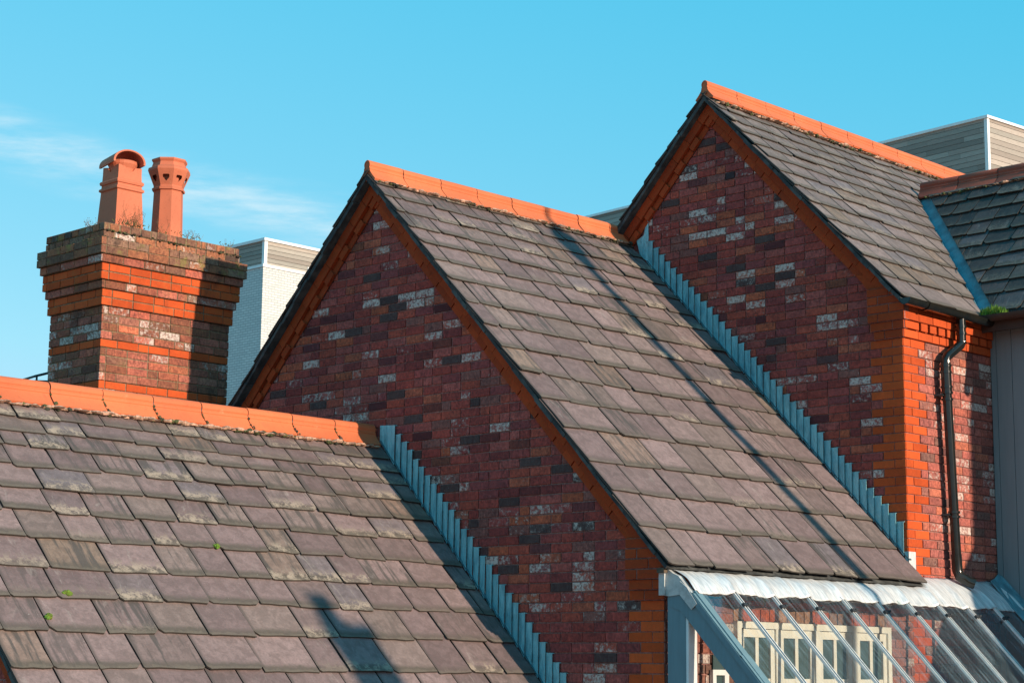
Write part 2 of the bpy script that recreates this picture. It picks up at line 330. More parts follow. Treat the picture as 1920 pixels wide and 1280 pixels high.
def lay_brick(mb, fr, u0, u1, v0, v1, planes, col, d=.005, g=.0045, r=R):
    O, U, V, Nn = fr; g2 = g * r.uniform(.8, 1.25)
    j = lambda: r.uniform(-.0015, .0015)
    pts = [(u0 + g2 + j(), v0 + g2 + j()), (u1 - g2 + j(), v0 + g2 + j()), (u1 - g2 + j(), v1 - g2 + j()), (u0 + g2 + j(), v1 - g2 + j())]
    pts = clip_poly(pts, planes)
    if len(pts) < 3: return
    cu = sum(p[0] for p in pts) / len(pts); cv = sum(p[1] for p in pts) / len(pts)
    if max(p[0] for p in pts) - min(p[0] for p in pts) < .012: return
    d = d + r.uniform(-.002, .002); b = .003
    def ins(p): return (p[0] + max(-b, min(b, cu - p[0])), p[1] + max(-b, min(b, cv - p[1])))
    n = len(pts); ring0 = [O + U * p[0] + V * p[1] - Nn * .004 for p in pts]; ring1 = [O + U * p[0] + V * p[1] + Nn * (d - .002) for p in pts]
    ring2 = [O + U * q[0] + V * q[1] + Nn * d for q in map(ins, pts)]
    fs = [tuple(range(2 * n, 3 * n))]
    for k in range(2):
        fs += [(k * n + i, k * n + (i + 1) % n, (k + 1) * n + (i + 1) % n, (k + 1) * n + i) for i in range(n)]
    mb.idx(ring0 + ring1 + ring2, fs, col)
def courses(mb, fr, u0, u1, v0, v1, zoff, planes=(), colf=None, bw=.225, ch=.075, header=.14, corner=None, seed=1, g=.005, skip=None, d=.005):
    """u range, v range; zoff = a joint height; corner=(u of corner, direction) lays orange quoins there"""
    i0 = math.floor((v0 - zoff) / ch); i1 = math.ceil((v1 - zoff) / ch); U0, U1 = u0, u1
    for i in range(i0, i1):
        r = random.Random(seed * 1000 + i); a, b = zoff + i * ch, zoff + (i + 1) * ch
        pl = list(planes) + [(1, 0, u1), (-1, 0, -u0), (0, 1, v1), (0, -1, -v0)]
        lo, hi = u0, u1
        if corner:
            cu, sg = corner; lens = [.1125, .225] if i % 2 == 0 else [.225]
            if sg < 0: lens = lens
            p = cu
            for L_ in lens:
                q = p + sg * L_
                lay_brick(mb, fr, min(p, q), max(p, q), a, b, pl, rnd_orange(r), g=g * .75, d=d * .35, r=r); p = q
            if sg > 0: lo = p
            else: hi = p
        u = lo if (corner and corner[1] > 0) else hi
        sg = 1 if (corner and corner[1] > 0) else -1
        if not corner: u = hi + (bw / 2 if i % 2 else 0) + r.choice([0, 0, bw / 4])
        while (u < hi if sg > 0 else u > lo):
            L_ = bw if r.random() > header else bw / 2
            q = u + sg * L_; x0, x1 = min(u, q), max(u, q)
            cc = (colf or rnd_red)(r); mu, mv = (x0 + x1) / 2, (a + b) / 2; cl = noise.noise(Vector((mu * 1.1 + seed * 5.1, mv * 7.0, seed * 1.7)))
            if cc[3] > .3 and cl < -.12: cc = (*cc[:3], r.choice([0, 0, .2, .5]))
            elif 0 <= cc[3] < .3 and cl > .03 and r.random() < .34: cc = (*cc[:3], r.uniform(.35, .95))
            elif cc[3] >= 0 and cl < -.2 and r.random() < .3: cc = (cc[0] * .45, cc[1] * .6, cc[2] * .7, cc[3])
            if not (skip and skip(mu, mv)): lay_brick(mb, fr, x0, x1, a, b, pl, cc, g=g, d=d, r=r)
            u = q
XU, YU, ZU = Vector((1, 0, 0)), Vector((0, 1, 0)), Vector((0, 0, 1))

# ------------------------------------------------------------------ slates
def slates(mb, A, S, Y, Nn, rows, ylo, yhi, wmin=.30, wmax=.50, seed=1, th=.0115, clip=None):
    """A = point of the ridge line (origin), S unit down slope, Y unit along, rows = tail distances; clip(s) -> (ylo, yhi) limits"""
    r = random.Random(seed); prev = 0.0
    for ri, s1 in enumerate(rows):
        gauge = s1 - prev; nxt = (rows[ri + 1] - s1) if ri + 1 < len(rows) else gauge; Ln = gauge * 1.92 if ri else gauge + .02; s0 = s1 - Ln; prev = s1
        y = ylo - r.uniform(0, .25); f = ri / max(1, len(rows) - 1); wa, wb = wmin * (.85 + .15 * f), wmax * (.82 + .18 * f)
        first = True
        while y < yhi:
            wd = r.uniform(wa, wb)
            if r.random() < .12: wd *= .7
            y0, y1 = y, y + wd; y = y1
            if first and y1 < ylo + .12: y1 = y
            if y1 < ylo + .05: continue
            y0 = max(y0, ylo + r.uniform(-.008, .004)); y1c = min(y1, yhi)
            if yhi - y1c < .09: y1c = yhi; y = yhi + 1
            first = False
            gp = r.uniform(.002, .007); ya, yb = y0 + gp, y1c - gp
            if yb - ya < .03: continue
            H = th * 2.25; lift = r.uniform(0, .005) + (r.uniform(.004, .010) if r.random() < .18 else 0); sk = r.uniform(-.003, .003); tw = r.uniform(-.003, .003)
            dj = r.uniform(-.013, .013); sq_ = r.uniform(-.008, .008)
            n = 7; bot = []; c0 = r.choice([0, .008, .012, .022, .038]) * r.uniform(.6, 1.2); c1 = r.choice([0, .006, .012, .02, .034]) * r.uniform(.6, 1.2)
            wv = [r.uniform(-.0045, .0045) for _ in range(n)]
            xs = [0, min(c0, .04) / (yb - ya)] + [k / (n - 3) for k in range(1, n - 3)] + [1 - min(c1, .04) / (yb - ya), 1]
            for k, q in enumerate(xs):
                s = s1 + dj + sq_ * (q - .5) * 2 + wv[k] + (-c0 if k == 0 else 0) + (-c1 if k == len(xs) - 1 else 0); bot.append((s, ya + (yb - ya) * q))
            m1, m2 = r.uniform(-.004, .003), r.uniform(-.003, .004); sm = s1 - gauge * .5
            w1, w2 = r.uniform(-.004, .009), r.uniform(-.009, .004); out = bot + [(sm, yb + m1 - w1 * .5), (s0, yb + sk - w1), (s0, ya + sk - w2), (sm, ya + m2 - w2 * .5)]
            if clip:
                nb = []
                for (s, yy) in out:
                    lo, hi = clip(s); nb.append((s, min(max(yy, lo), hi)))
                out = nb
                if max(q[1] for q in out) - min(q[1] for q in out) < .04: continue
                if clip(s1 - gauge)[1] < ya + .03: continue
            def P(s, yy, top):
                a = (s - s0) / Ln; h = H * a + lift * a * a + tw * a * ((yy - ya) / (yb - ya) - .5) + (th if top else 0); return A + S * s + Y * yy + Nn * h
            m = len(out); top = [P(s, yy, 1) for s, yy in out]; bo = [P(s, yy, 0) for s, yy in out]
            up_ = 1 - min(1, s1 / 1.5); r3_ = (.30 + .64 * r.random()) if r.random() < .25 + .7 * up_ else .35 * r.random()
            if r.random() < .03: r3_ = .98
            col = (r.random() * (1 - .45 * up_), r.random(), r3_, 1)
            uv = [(yy - ya, s1 + dj - s) for s, yy in out] * 2
            mb.idx(top, [tuple(range(m))], col, uv[:m]); mb.idx(top + bo, [tuple(range(m, 2 * m))[::-1]] + [(i, m + i, m + (i + 1) % m, (i + 1) % m) for i in range(m)], (*col[:3], 0), uv)
def slope_vecs(t, sgn=1):
    c = 1 / math.sqrt(1 + t * t); s = t * c; return Vector((sgn * c, 0, -s)), Vector((sgn * s, 0, c)), s, c

# ridge profile (offset across, height above slate apex)
RP = [(.112, -.088), (.090, -.066), (.066, -.040), (.047, -.016), (.037, .004), (.040, .010), (.036, .020), (.030, .030), (.037, .044), (.037, .060), (.029, .077), (.015, .089), (0, .094)]
def ridge(parent, A, D, n, pitch, mat, front=True, seed=3, name='ridge_tiles', scale=1.0, firstlen=None):
    """tiles run from A along unit D"""
    mb = MB(); r = random.Random(seed); X = D.cross(ZU).normalized()
    full = [(-a, b) for a, b in RP] + [(a, b) for a, b in RP[::-1][1:]]
    inner = [(a * .9, b - .014) for a, b in full][::-1]; pos = 0.0
    for k in range(n):
        Ln = pitch if (k or not firstlen) else firstlen
        dx, dz, tl = r.uniform(-.003, .003), r.uniform(-.003, .002), r.uniform(-.004, .004); a0, a1 = pos + .0045, pos + Ln - .0045; pos += Ln
        j = r.uniform(.90, 1.05); col = (j, j * r.uniform(.97, 1.03), j, 1); sec = []
        for q in (a0, a0 + .004, a1 - .004, a1):
            sc_ = 1.0 if q not in (a0, a1) else .975
            sec.append([A + D * q + X * (a * scale * sc_ + dx + tl * (q - a0)) + ZU * (b * scale * sc_ + dz) for a, b in full] + [A + D * q + X * (a * scale + dx) + ZU * (b * scale + dz) for a, b in inner])
        m = len(sec[0]); pts = [p for s in sec for p in s]; fs = []
        for i in range(3): fs += [(i * m + p, i * m + (p + 1) % m, (i + 1) * m + (p + 1) % m, (i + 1) * m + p) for p in range(m)]
        nf = len(full)
        for base in (0, 3 * m):
            for p in range(nf - 1): fs.append((base + p, base + p + 1, base + m - 2 - p, base + m - 1 - p))
        mb.idx(pts, fs, col)
        if k == 0 and front:
            mb.prism([A + D * (a0 + .004) + X * a * scale * .95 + ZU * (b * scale - .004) for a, b in full], D * .02, (.9, .9, .9, 1))
    o = mb.build(name, mat, parent, smooth=True)
    # dark bedding core that shows in the joints
    cb = MB(); cb.prism([A + D * .03 + X * (a * .80 * scale) + ZU * (b * scale - .022) for a, b in full], D * (pos - .06)); cb.build('bedding', M['under'], o)
    return o, pos
def bedding(parent, A, D, X, length, seed=1, off=.120, dz=-.108, moss=.5, pinks=1.0):
    """mortar squeezed out under the wing of the ridge tiles, broken and mossy"""
    r = random.Random(seed); mb = MB(); mm = MB(); y = 0.02
    while y < length - .02:
        wd = r.uniform(.02, .07); c = A + D * (y + wd / 2) + X * (off + r.uniform(-.006, .010)) + ZU * (dz + r.uniform(-.01, .006))
        mb.blob(c, wd * (.80 if r.random() < pinks else .6), (1, 1, 1, 1), sq=r.uniform(.2, .4) if r.random() < pinks else .15)
        y += wd * .7
    y = 0.0; dens = 0
    while y < length:
        nz = noise.noise(Vector((y * 1.7, seed * 3.1, 0))) + moss - .25
        if r.random() < nz + .2:
            rr = r.uniform(.006, .020) * (1 + max(0, nz)); g = r.uniform(.6, 1.2)
            col = r.choice([(.055, .06, .03), (.075, .085, .03), (.04, .04, .028), (.11, .11, .035)])
            mm.blob(A + D * y + X * (off + .008 + r.uniform(-.01, .025)) + ZU * (dz + r.uniform(-.018, .004)), rr, tuple(q * g for q in col), sq=.7)
        y += r.uniform(.01, .035)
    o = mb.build('mortar_bedding', M['mortar'], parent, smooth=True)
    return o, mm

# ================================================================== ground (setting)
g = MB(); g.poly([(-500, -400, -6), (300, -400, -6), (300, 500, -6), (-500, 500, -6)]); tag(g.build('ground', M['ground']), kind='structure')

# ================================================================== geometry numbers
D3 = 3.257
T = 1.035; T3 = 1.05
K1, X1 = -.345, -.27; Z1 = K1 - T * X1
K2, X2 = 1.905, -.32; Z2 = K2 - T * X2
K3, X3 = 4.295, .80; Z3 = K3 - T3 * X3
WX = 2.90; WX3 = 2.87; OV = .14

def gable_planes(t, k, x, perp=.19):
    kk = k - perp * math.sqrt(1 + t * t); kl = (k - t * x) - t * x - perp * math.sqrt(1 + t * t)
    return [(t, 1, kk), (-t, 1, kl)]

def verge(parent, y, x, z, t, se, sides, dent_to, name='verge_course'):
    """dark undercloak, orange rake course and stepped dentil course up each side of a gable whose wall face is the plane y"""
    un = MB(); ob = MB()
    for sg in sides:
        S, Nn, s_, c_ = slope_vecs(t, sg); A = Vector((x, y, z)); r = random.Random(int(y * 10) + sg + 5)
        # undercloak: rough dark mortar between slates and brick
        q = 0.0
        while q < se - .02:
            ln = min(r.uniform(.1, .3), se - q); d = r.uniform(-.006, .006)
            un.box(A + S * q - Nn * (.036 + d) + YU * (-OV + .012 + r.uniform(-.006, .006)), S * (ln + .002), Nn * (.030 + d), YU * (OV + .10)); q += ln
        q = .02
        while q < dent_to:
            ln = min(.225, dent_to - q); cj = rake_orange(r)
            ob.box(A + S * (q + .002) - Nn * .125 + YU * (-.052 + r.uniform(-.002, .002)), S * (ln - .004), Nn * .088, YU * .10, cj); q += ln
        q = .10; k = 0
        while q < dent_to + .02:
            ln = min(.138, dent_to + .02 - q); cj = rake_orange(r); hi_ = k % 2 == 0; pr_ = (.030 if sg > 0 else (.040 if hi_ else .016)); k += 1
            ob.box(A + S * (q + .001) - Nn * .192 + YU * (-pr_ + r.uniform(-.001, .001)), S * (ln - (.012 if hi_ else .002)), Nn * .060, YU * (pr_ + .01), cj); q += .138
        # strip behind the dentils, coloured dark as the shade in their gaps
        ob.box(A + S * .02 - Nn * .20 + YU * (-.006), S * dent_to, Nn * .10, YU * .05, (.07, .03, .022, 0))
    ob.prism([(x - .09, y - .004, z - .22), (x + .09, y - .004, z - .22), (x, y - .004, z - .10)], YU * .05, (.33, .055, .018, -1))
    un.build('verge_undercloak', M['under'], parent)
    return ob.build(name, M['brick'], parent)

def kneeler(parent, y, xc, x0, ztop, rows, steps, kpl):
    """corbelled orange springer at the foot of the verge"""
    mb = MB(); r = random.Random(int(ztop * 100)); proj = .058
    z = ztop
    for i in range(rows + steps):
        if i >= rows: proj -= .019
        xa = x0 if i < rows else x0 + .02 * (i - rows + 1)
        fr = (Vector((0, y - proj, 0)), XU, ZU, -YU)
        z0 = z - .075
        cp = clip_poly([(xa, z0 + .001), (xc + proj - .006, z0 + .001), (xc + proj - .006, z - .001), (xa, z - .001)], kpl)
        if cp: mb.prism([(u_, y - proj + .002, v_) for u_, v_ in cp], YU * (proj + .02), MORT)
        cuts = [xa, xa + .1125, xc + proj] if (i % 2) else [xa, xa + .225, xc + proj]
        for a, b in zip(cuts[:-1], cuts[1:]): lay_brick(mb, fr, a, b, z0, z, kpl, rake_orange(r), r=r)
        z = z0
    # raking top piece: fills the triangle up to the verge
    return mb, z

def step_flashing(parent, yw, x0, z0, a, n, k, t, xmax, first_extra=0, name='step_flashing', seed=5):
    mb = MB(); r = random.Random(seed)
    for i in range(n):
        xr = x0 + a * i + r.uniform(-.004, .004); xl = x0 + a * (i - 1) - .008
        if i == 0: xl = xr - a - first_extra
        if xr > xmax: break
        top = z0 - .075 * i + .002 + r.uniform(-.004, .006); j = r.uniform(-.004, .004)
        def zb(x): return k - t * x + .012
        yl, yr = yw - .007, yw - .021 - r.uniform(0, .006)
        p = [Vector((xl, yl, zb(xl))), Vector((xr, yr - .004, zb(xr))), Vector((xr, yr, top + j)), Vector((xl, yl - .001, top + r.uniform(-.003, .004) + (.012 if i == 0 else 0)))]
        mb.prism(p, YU * .004)
        # small folded return into the joint
        mb.bx(xl + .004, xr, yw - .012, yw + .01, top - .006, top)
    fo = mb.build(name, M['lead'], parent); mb = MB()
    # dark strip on the slates, standing in for the thin shadow by the flashing
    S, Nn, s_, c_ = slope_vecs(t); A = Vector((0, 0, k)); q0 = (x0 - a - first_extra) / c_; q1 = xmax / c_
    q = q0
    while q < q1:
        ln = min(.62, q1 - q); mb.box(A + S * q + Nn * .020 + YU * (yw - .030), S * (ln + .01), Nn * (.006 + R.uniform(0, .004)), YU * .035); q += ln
    mb.build('shadow_strip', M['shadow_tone'], fo); return fo

# ================================================================== HOUSE 1 (lowest, foreground)
h1 = empty('brick_house', (X1, -2.2, -6), 'lowest brick house in front, its broad slate roof below the chimney', 'house', 'stepped row of gabled brick houses')
Y10 = -4.53
S, Nn, s_, c_ = slope_vecs(T)
rows1z = [-.29, -.404, -.518, -.67, -.833, -1.004, -1.192, -1.395, -1.59, -1.805, -2.036, -2.27, -2.51, -2.75, -3.0, -3.25, -3.47]
rows = [(Z1 - zz) / s_ for zz in rows1z]
mb = MB(); slates(mb, Vector((X1, 0, Z1)) - Nn * .028, S, YU, Nn, rows, Y10, -.012, .33, .54, seed=21)
roof1 = mb.build('slate_roof', M['slate'], h1)
S2, N2, _, _ = slope_vecs(T, -1); mb = MB(); slates(mb, Vector((X1, 0, Z1)) - N2 * .028, S2, YU, N2, rows, Y10, -.012, .33, .54, seed=22)
mb.build('rear_slate_roof', M['slate'], h1)
rt, ln = ridge(h1, Vector((X1, -4.56, Z1)), YU, 10, .4535, M['ridge'], seed=4)
bd1, moss1 = bedding(rt, Vector((X1, -4.5, Z1)), YU, XU, 4.40, seed=2, moss=.42)
mb = MB(); mb.prism([(X1 - 3.2, Y10 + .14, -6), (WX, Y10 + .14, -6), (WX, Y10 + .14, K1 - T * WX - .08), (X1, Y10 + .14, Z1 - .08), (X1 - 3.2, Y10 + .14, K1 - T * 2.93 - .08)], YU * (-Y10 - .14 - .02), MORT)
mb.build('wall_core', M['brick'], h1)
mb = MB(); fr = (Vector((0, Y10 + .14, 0)), XU, ZU, -YU)
courses(mb, fr, -3.4, WX, -4.5, Z1, 0, gable_planes(T, K1, X1, .10), corner=(WX, -1), seed=31)
mb.build('gable_wall', M['brick'], h1)
mb = MB(); fr = (Vector((WX, 0, 0)), YU, ZU, XU); courses(mb, fr, Y10 + .14, -.02, -4.8, -3.5, 0, seed=32); mb.build('side_wall', M['brick'], h1)
verge(h1, Y10 + .14, X1, Z1 - .03, T, 4.4, (1, -1), 4.2)
mb = MB(); mb.tube([(WX + .14, Y10, -3.56), (WX + .14, -.05, -3.58)], .055, 10); mb.build('gutter', M['iron'], h1)

rj = random.Random(31)
for k in range(1, 10):
    yj = -4.56 + .4535 * k; pr_ = RP[:6]
    for q in range(rj.choice([3, 6, 9, 12])):
        f = rj.random() ** 1.5 * (len(pr_) - 1.01); i0 = int(f); a_, b_ = pr_[i0], pr_[i0 + 1]; ff = f - i0
        moss1.blob((X1 + a_[0] + (b_[0] - a_[0]) * ff + .004, yj + rj.uniform(-.008, .008) + .012 * (f < 1.2) , Z1 + a_[1] + (b_[1] - a_[1]) * ff + .003), rj.uniform(.005, .014), tuple(v * rj.uniform(.6, 1.2) for v in rj.choice([(.075, .09, .03), (.06, .05, .03), (.13, .09, .05)])), sq=.8)
# chimney ------------------------------------------------------------
CX0, CX1, CY0, CY1 = -3.40, -2.55, -1.27, .145
ch = MB()
def ring_courses(mb, p, z0, z1, colf, seed, bw=.225, header=.15, g=.005):
    x0, x1, y0, y1 = CX0 - p, CX1 + p, CY0 - p, CY1 + p
    mb.bx(x0 + .008, x1 - .008, y0 + .008, y1 - .008, z0 + .002, z1 - .003, (.24, .19, .12, 0))
    for fr, a, b, sd in (((Vector((x1 - .008, 0, 0)), YU, ZU, XU), y0, y1, 1), ((Vector((0, y0 + .008, 0)), XU, ZU, -YU), x0, x1, 2),
                         ((Vector((x0 + .008, 0, 0)), -YU, ZU, -XU), -y1, -y0, 3), ((Vector((0, y1 - .008, 0)), -XU, ZU, YU), -x1, -x0, 4)):
        courses(mb, fr, a, b, z0, z1, z0, (), colf, bw=bw, header=header, seed=seed * 7 + sd, g=g, d=.008)
def ch_red(r):
    c = rnd_red(r, .50); k_ = r.choice([.3, .7, 1.0, 1.3]); return (c[0] * .6 * k_ + .18, c[1] * .6 * k_ + .080, c[2] * .6 * k_ + .046, c[3])
ring_courses(ch, 0, -2.6, .42, ch_red, 50); ring_courses(ch, 0, .42, .495, rnd_orange, 51); ring_courses(ch, 0, .495, .795, ch_red, 52)
ring_courses(ch, 0, .795, .87, rnd_orange, 53); ring_courses(ch, 0, .87, 1.17, ch_red, 54)
ring_courses(ch, .021, 1.17, 1.32, rnd_orange, 55); ring_courses(ch, .041, 1.32, 1.395, ch_red, 56)
ring_courses(ch, .062, 1.395, 1.545, rnd_orange, 57); ring_courses(ch, .083, 1.545, 1.62, ch_red, 58)
chim = tag(ch.build('chimney', M['old_brick'], h1), 'corbelled red and orange brick chimney carrying two terracotta pots')
cap = MB()
def capc(r):
    c = r.choice([(.30, .13, .08), (.36, .15, .08), (.22, .12, .08), (.26, .16, .11)]); j = r.uniform(.8, 1.15); return (c[0] * j, c[1] * j, c[2] * j, r.choice([0, 0, .2, .35]))
ring_courses(cap, .107, 1.62, 1.77, capc, 59, g=.004); ring_courses(cap, .052, 1.77, 1.845, capc, 60, g=.007); ring_courses(cap, .052, 1.845, 1.92, capc, 61, bw=.1125, header=.1, g=.007)
cap.build('chimney_cap', M['cap_brick'], chim)
fl = MB(); fl.lathe(-2.95, -.88, [(1.90, .45), (1.95, .2)], 8); fl.lathe(-2.95, -.4, [(1.90, .42), (1.94, .2)], 8); fl.build('mortar_flaunching', M['mortar'], chim)
# pot with half-round cowl (square, tapering)
def sq(mb, cx, cy, prof, col=(1, 1, 1, 1)):
    pts = []; fs = []
    for z, h in prof: pts += [(cx - h, cy - h, z), (cx + h, cy - h, z), (cx + h, cy + h, z), (cx - h, cy + h, z)]
    for i in range(len(prof) - 1):
        for k in range(4): fs.append((i * 4 + k, i * 4 + (k + 1) % 4, (i + 1) * 4 + (k + 1) % 4, (i + 1) * 4 + k))
    mb.idx(pts, fs, col)
PX, PY = -2.935, -.868
p = MB(); p.bx(PX - .10, PX + .10, PY - .10, PY + .10, 1.90, 2.52, (.3, .2, .2, 1))  # inner box added to block light inside the pot
sq(p, PX, PY, [(1.90, .158), (2.335, .135), (2.345, .150), (2.365, .150), (2.375, .134), (2.40, .132), (2.405, .143), (2.425, .148), (2.437, .143), (2.445, .130), (2.50, .128)])
p.lathe(PX, PY, [(2.48, .10), (2.48, .118), (2.51, .112), (2.56, .118), (2.60, .138), (2.63, .138), (2.63, .118), (2.58, .09), (2.5, .08)], 24)
for sx, sy in ((1, 0), (-1, 0), (0, 1), (0, -1)):      # crenellated collar: two horns with a V between on every side
    for e in (-1, 1):
        a = Vector((PX, PY, 0)); nx = Vector((sx, sy, 0)); tx = Vector((-sy, sx, 0)) * e * (.996 if sx else .82); hw = .128 if sx else .1275
        q = [a + nx * hw + tx * hw + ZU * 2.495, a + nx * hw + tx * hw * 1.0 + ZU * 2.575, a + nx * hw + tx * hw * .45 + ZU * 2.565, a + nx * hw + tx * hw * .28 + ZU * 2.535, a + nx * hw + ZU * 2.515, a + nx * hw + ZU * 2.495]
        p.prism(q, nx * -.022)
n = 18; ax = Vector((-1, 0, .02)).normalized(); ax = Vector((math.cos(math.radians(-12)), math.sin(math.radians(-12)), 0)); side = ax.cross(ZU)   # half-round hood
base = Vector((PX, PY, 2.605)); out_, in_ = [], []
for e, lst in ((.150, out_), (.132, in_)):
    for k in range(n + 1):
        a_ = math.radians(-8 + 196 * k / n); lst.append(side * math.cos(a_) * e * 1.05 + ZU * (math.sin(a_) * e * .76))
prof = out_ + in_[::-1]; m = len(prof); pts = [base + ax * .17 + q for q in prof] + [base - ax * .19 + q for q in prof]
p.idx(pts, [(i, (i + 1) % m, m + (i + 1) % m, m + i) for i in range(m)] + [(b_ + i, b_ + i + 1, b_ + m - 2 - i, b_ + m - 1 - i) for b_ in (0, m) for i in range(n)])
tag(p.build('chimney_pot', M['pot'], chim), 'square tapering terracotta pot with a half round hood')
# octagonal pot with heart-shaped vents
p = MB(); QX, QY = -2.93, -.345; rot = math.radians(22.5)
prof = [(1.90, .165), (1.985, .165), (1.995, .152), (2.44, .140), (2.445, .158), (2.465, .160), (2.475, .145), (2.49, .145)]
p.lathe(QX, QY, prof, 8, rot=rot)
p.lathe(QX, QY, [(2.61, .195), (2.635, .205), (2.66, .200), (2.675, .170), (2.715, .158), (2.735, .172), (2.75, .172), (2.75, .150), (2.5, .12)], 8, rot=rot)
# flared vent band with a heart cut in each of the eight faces
for k in range(8):
    a0, a1 = rot + k * math.pi / 4, rot + (k + 1) * math.pi / 4
    bl = Vector((QX + .145 * math.cos(a0), QY + .145 * math.sin(a0), 2.49)); br_ = Vector((QX + .145 * math.cos(a1), QY + .145 * math.sin(a1), 2.49))
    tl = Vector((QX + .195 * math.cos(a0), QY + .195 * math.sin(a0), 2.61)); tr_ = Vector((QX + .195 * math.cos(a1), QY + .195 * math.sin(a1), 2.61))
    def F(u, v): return bl.lerp(br_, u).lerp(tl.lerp(tr_, u), v)
    nu, nv = 26, 22; cells = []
    for i in range(nu):
        for j in range(nv):
            hx, hy = ((i + .5) / nu - .5) / .205, ((j + .5) / nv - .50) / .235
            if (hx * hx + hy * hy - 1) ** 3 - hx * hx * hy ** 3 > 0: cells.append((i, j))
    p.idx([F(i / nu, j / nv) for i in range(nu + 1) for j in range(nv + 1)], [(i * (nv + 1) + j, (i + 1) * (nv + 1) + j, (i + 1) * (nv + 1) + j + 1, i * (nv + 1) + j + 1) for i, j in cells])
tag(p.build('chimney_pot', M['pot'], chim), 'octagonal terracotta pot pierced with heart shaped vents')
dk = MB(); dk.lathe(QX, QY, [(1.90, .001), (1.905, .115), (2.70, .115)], 16); dk.build('dark_core', M['under'], chim)  # core added inside the pot to keep light out and darken the vents

# ================================================================== HOUSE 2 (middle)
h2 = empty('brick_house', (X2, 1.6, -6), 'middle brick house with a thin shadow running down its slates above the lean-to', 'house', 'stepped row of gabled brick houses')
h3 = empty('brick_house', (X3, 5.6, -6), 'highest brick house, black downpipe on its sunlit side wall', 'house', 'stepped row of gabled brick houses')
rows2z = [2.09, 1.963, 1.808, 1.651, 1.5, 1.316, 1.142, .914, .714, .505, .282, .052, -.19, -.463, -.71, -.975, -1.255]
rows = [(Z2 - zz) / s_ for zz in rows2z]
mb = MB(); slates(mb, Vector((X2, 0, Z2)) - Nn * .028, S, YU, Nn, rows, -OV, D3 - .012, .31, .48, seed=41)
mb.build('slate_roof', M['slate'], h2)
mb = MB(); slates(mb, Vector((X2, 0, Z2)) - N2 * .028, S2, YU, N2, rows, -OV, D3 - .012, .31, .48, seed=42); mb.build('rear_slate_roof', M['slate'], h2)
rt, ln = ridge(h2, Vector((X2, -.13, Z2)), YU, 8, .456, M['ridge'], seed=5, firstlen=.40)
bd2, moss2 = bedding(rt, Vector((X2, -.1, Z2)), YU, XU, 3.3, seed=7, moss=.45, pinks=.8)
mb = MB(); mb.prism([(-3.5, .004, -6), (WX - .006, .004, -6), (WX - .006, .004, K2 - T * WX - .08), (X2, .004, Z2 - .08), (-3.5, .004, Z2 - T * 3.2 - .08)], YU * (D3 - .02), MORT)
mb.build('wall_core', M['brick'], h2)
mb = MB(); fr = (Vector((0, 0, 0)), XU, ZU, -YU)
def hid1(u, v): return v < K1 - T * u - .15 and v < Z1 + T * (u - X1) - .1 and u < 2.9 and v < -.3
courses(mb, fr, -3.5, WX, -3.2, Z2, 0, gable_planes(T, K2, X2, .17), corner=(WX, -1), seed=3, skip=hid1)
mb.build('gable_wall', M['brick'], h2)
verge(h2, 0, X2, Z2 - .03, T, (Z2 + 1.23) / s_, (1, -1), (X2 * -1 + 2.80) / c_)
kn, zk = kneeler(h2, 0, WX, 2.575, -1.05, 4, 2, [(T, 1, K2 - .10)])
kn.prism([Vector((2.575, -.040, -1.051)), Vector((2.74, -.040, -1.051)), Vector((2.66, -.040, K2 - T * 2.66 - .12)), Vector((2.47, -.040, K2 - T * 2.47 - .29))], YU * .045, (.34, .056, .016, -1))
kn.build('kneeler', M['brick'], h2)
# little return of brick past the corner, behind the lean-to post
mb = MB(); fr = (Vector((0, .06, 0)), XU, ZU, -YU); mb.bx(WX - .01, 2.965, .066, .3, -6, -1.46, MORT); courses(mb, fr, WX - .02, 2.965, -3.0, -1.53, 0, (), rnd_orange, seed=12); mb.build('corner_return', M['brick'], h2)
# side wall inside the lean-to, with the casement window opening
def pale_red(r):
    c = rnd_red(r, .35); return (.45 * c[0] + .17, .45 * c[1] + .095, .45 * c[2] + .07, c[3])
WY0, WY1, WZ1, WZ0 = .80, 2.86, -1.63, -3.2
mb = MB(); fr = (Vector((WX, 0, 0)), YU, ZU, XU)
courses(mb, fr, 0, WY0, -4.6, -1.30, 0, seed=61, header=.3, colf=pale_red); courses(mb, fr, WY1, D3, -4.6, -1.30, 0, seed=62, header=.3, colf=pale_red)
courses(mb, fr, WY0, WY1, -1.53, -1.30, 0, seed=63, colf=pale_red); courses(mb, fr, WY0, WY1, -4.6, WZ0, 0, seed=64)
r = random.Random(5); y = WY0 - .3
while y < WY1 + .3:
    lay_brick(mb, (Vector((WX + .012, 0, 0)), YU, ZU, XU), y, y + .225, -1.515, -1.465, [], (.55, .09, .05, 0), r=r); y += .225
y = WY0
while y < WY1:
    lay_brick(mb, fr, y, min(y + .1125, WY1), WZ1, -1.53, [], r.choice([(.30, .17, .11, .2), (.36, .20, .12, 0), (.42, .10, .05, 0), (.25, .15, .11, .3)]), r=r); y += .1125
mb.build('side_wall', M['brick'], h2)
win = MB(); fx = WX + .012
win.bx(fx - .05, fx + .03, WY0, WY1, WZ1 - .05, WZ1); win.bx(fx - .05, fx + .05, WY0 - .04, WY1 + .04, WZ0 - .05, WZ0)
for yy in (WY0, WY1 - .05): win.bx(fx - .05, fx + .03, yy, yy + .05, WZ0, WZ1 - .05)
for k in range(1, 4): yy = WY0 + (WY1 - WY0) * k / 4; win.bx(fx - .05, fx + .026, yy - .03, yy + .03, WZ0, WZ1 - .05)
wf = tag(win.build('window', M['cream'], h2), 'cream painted four light casement window behind the sloping glass')
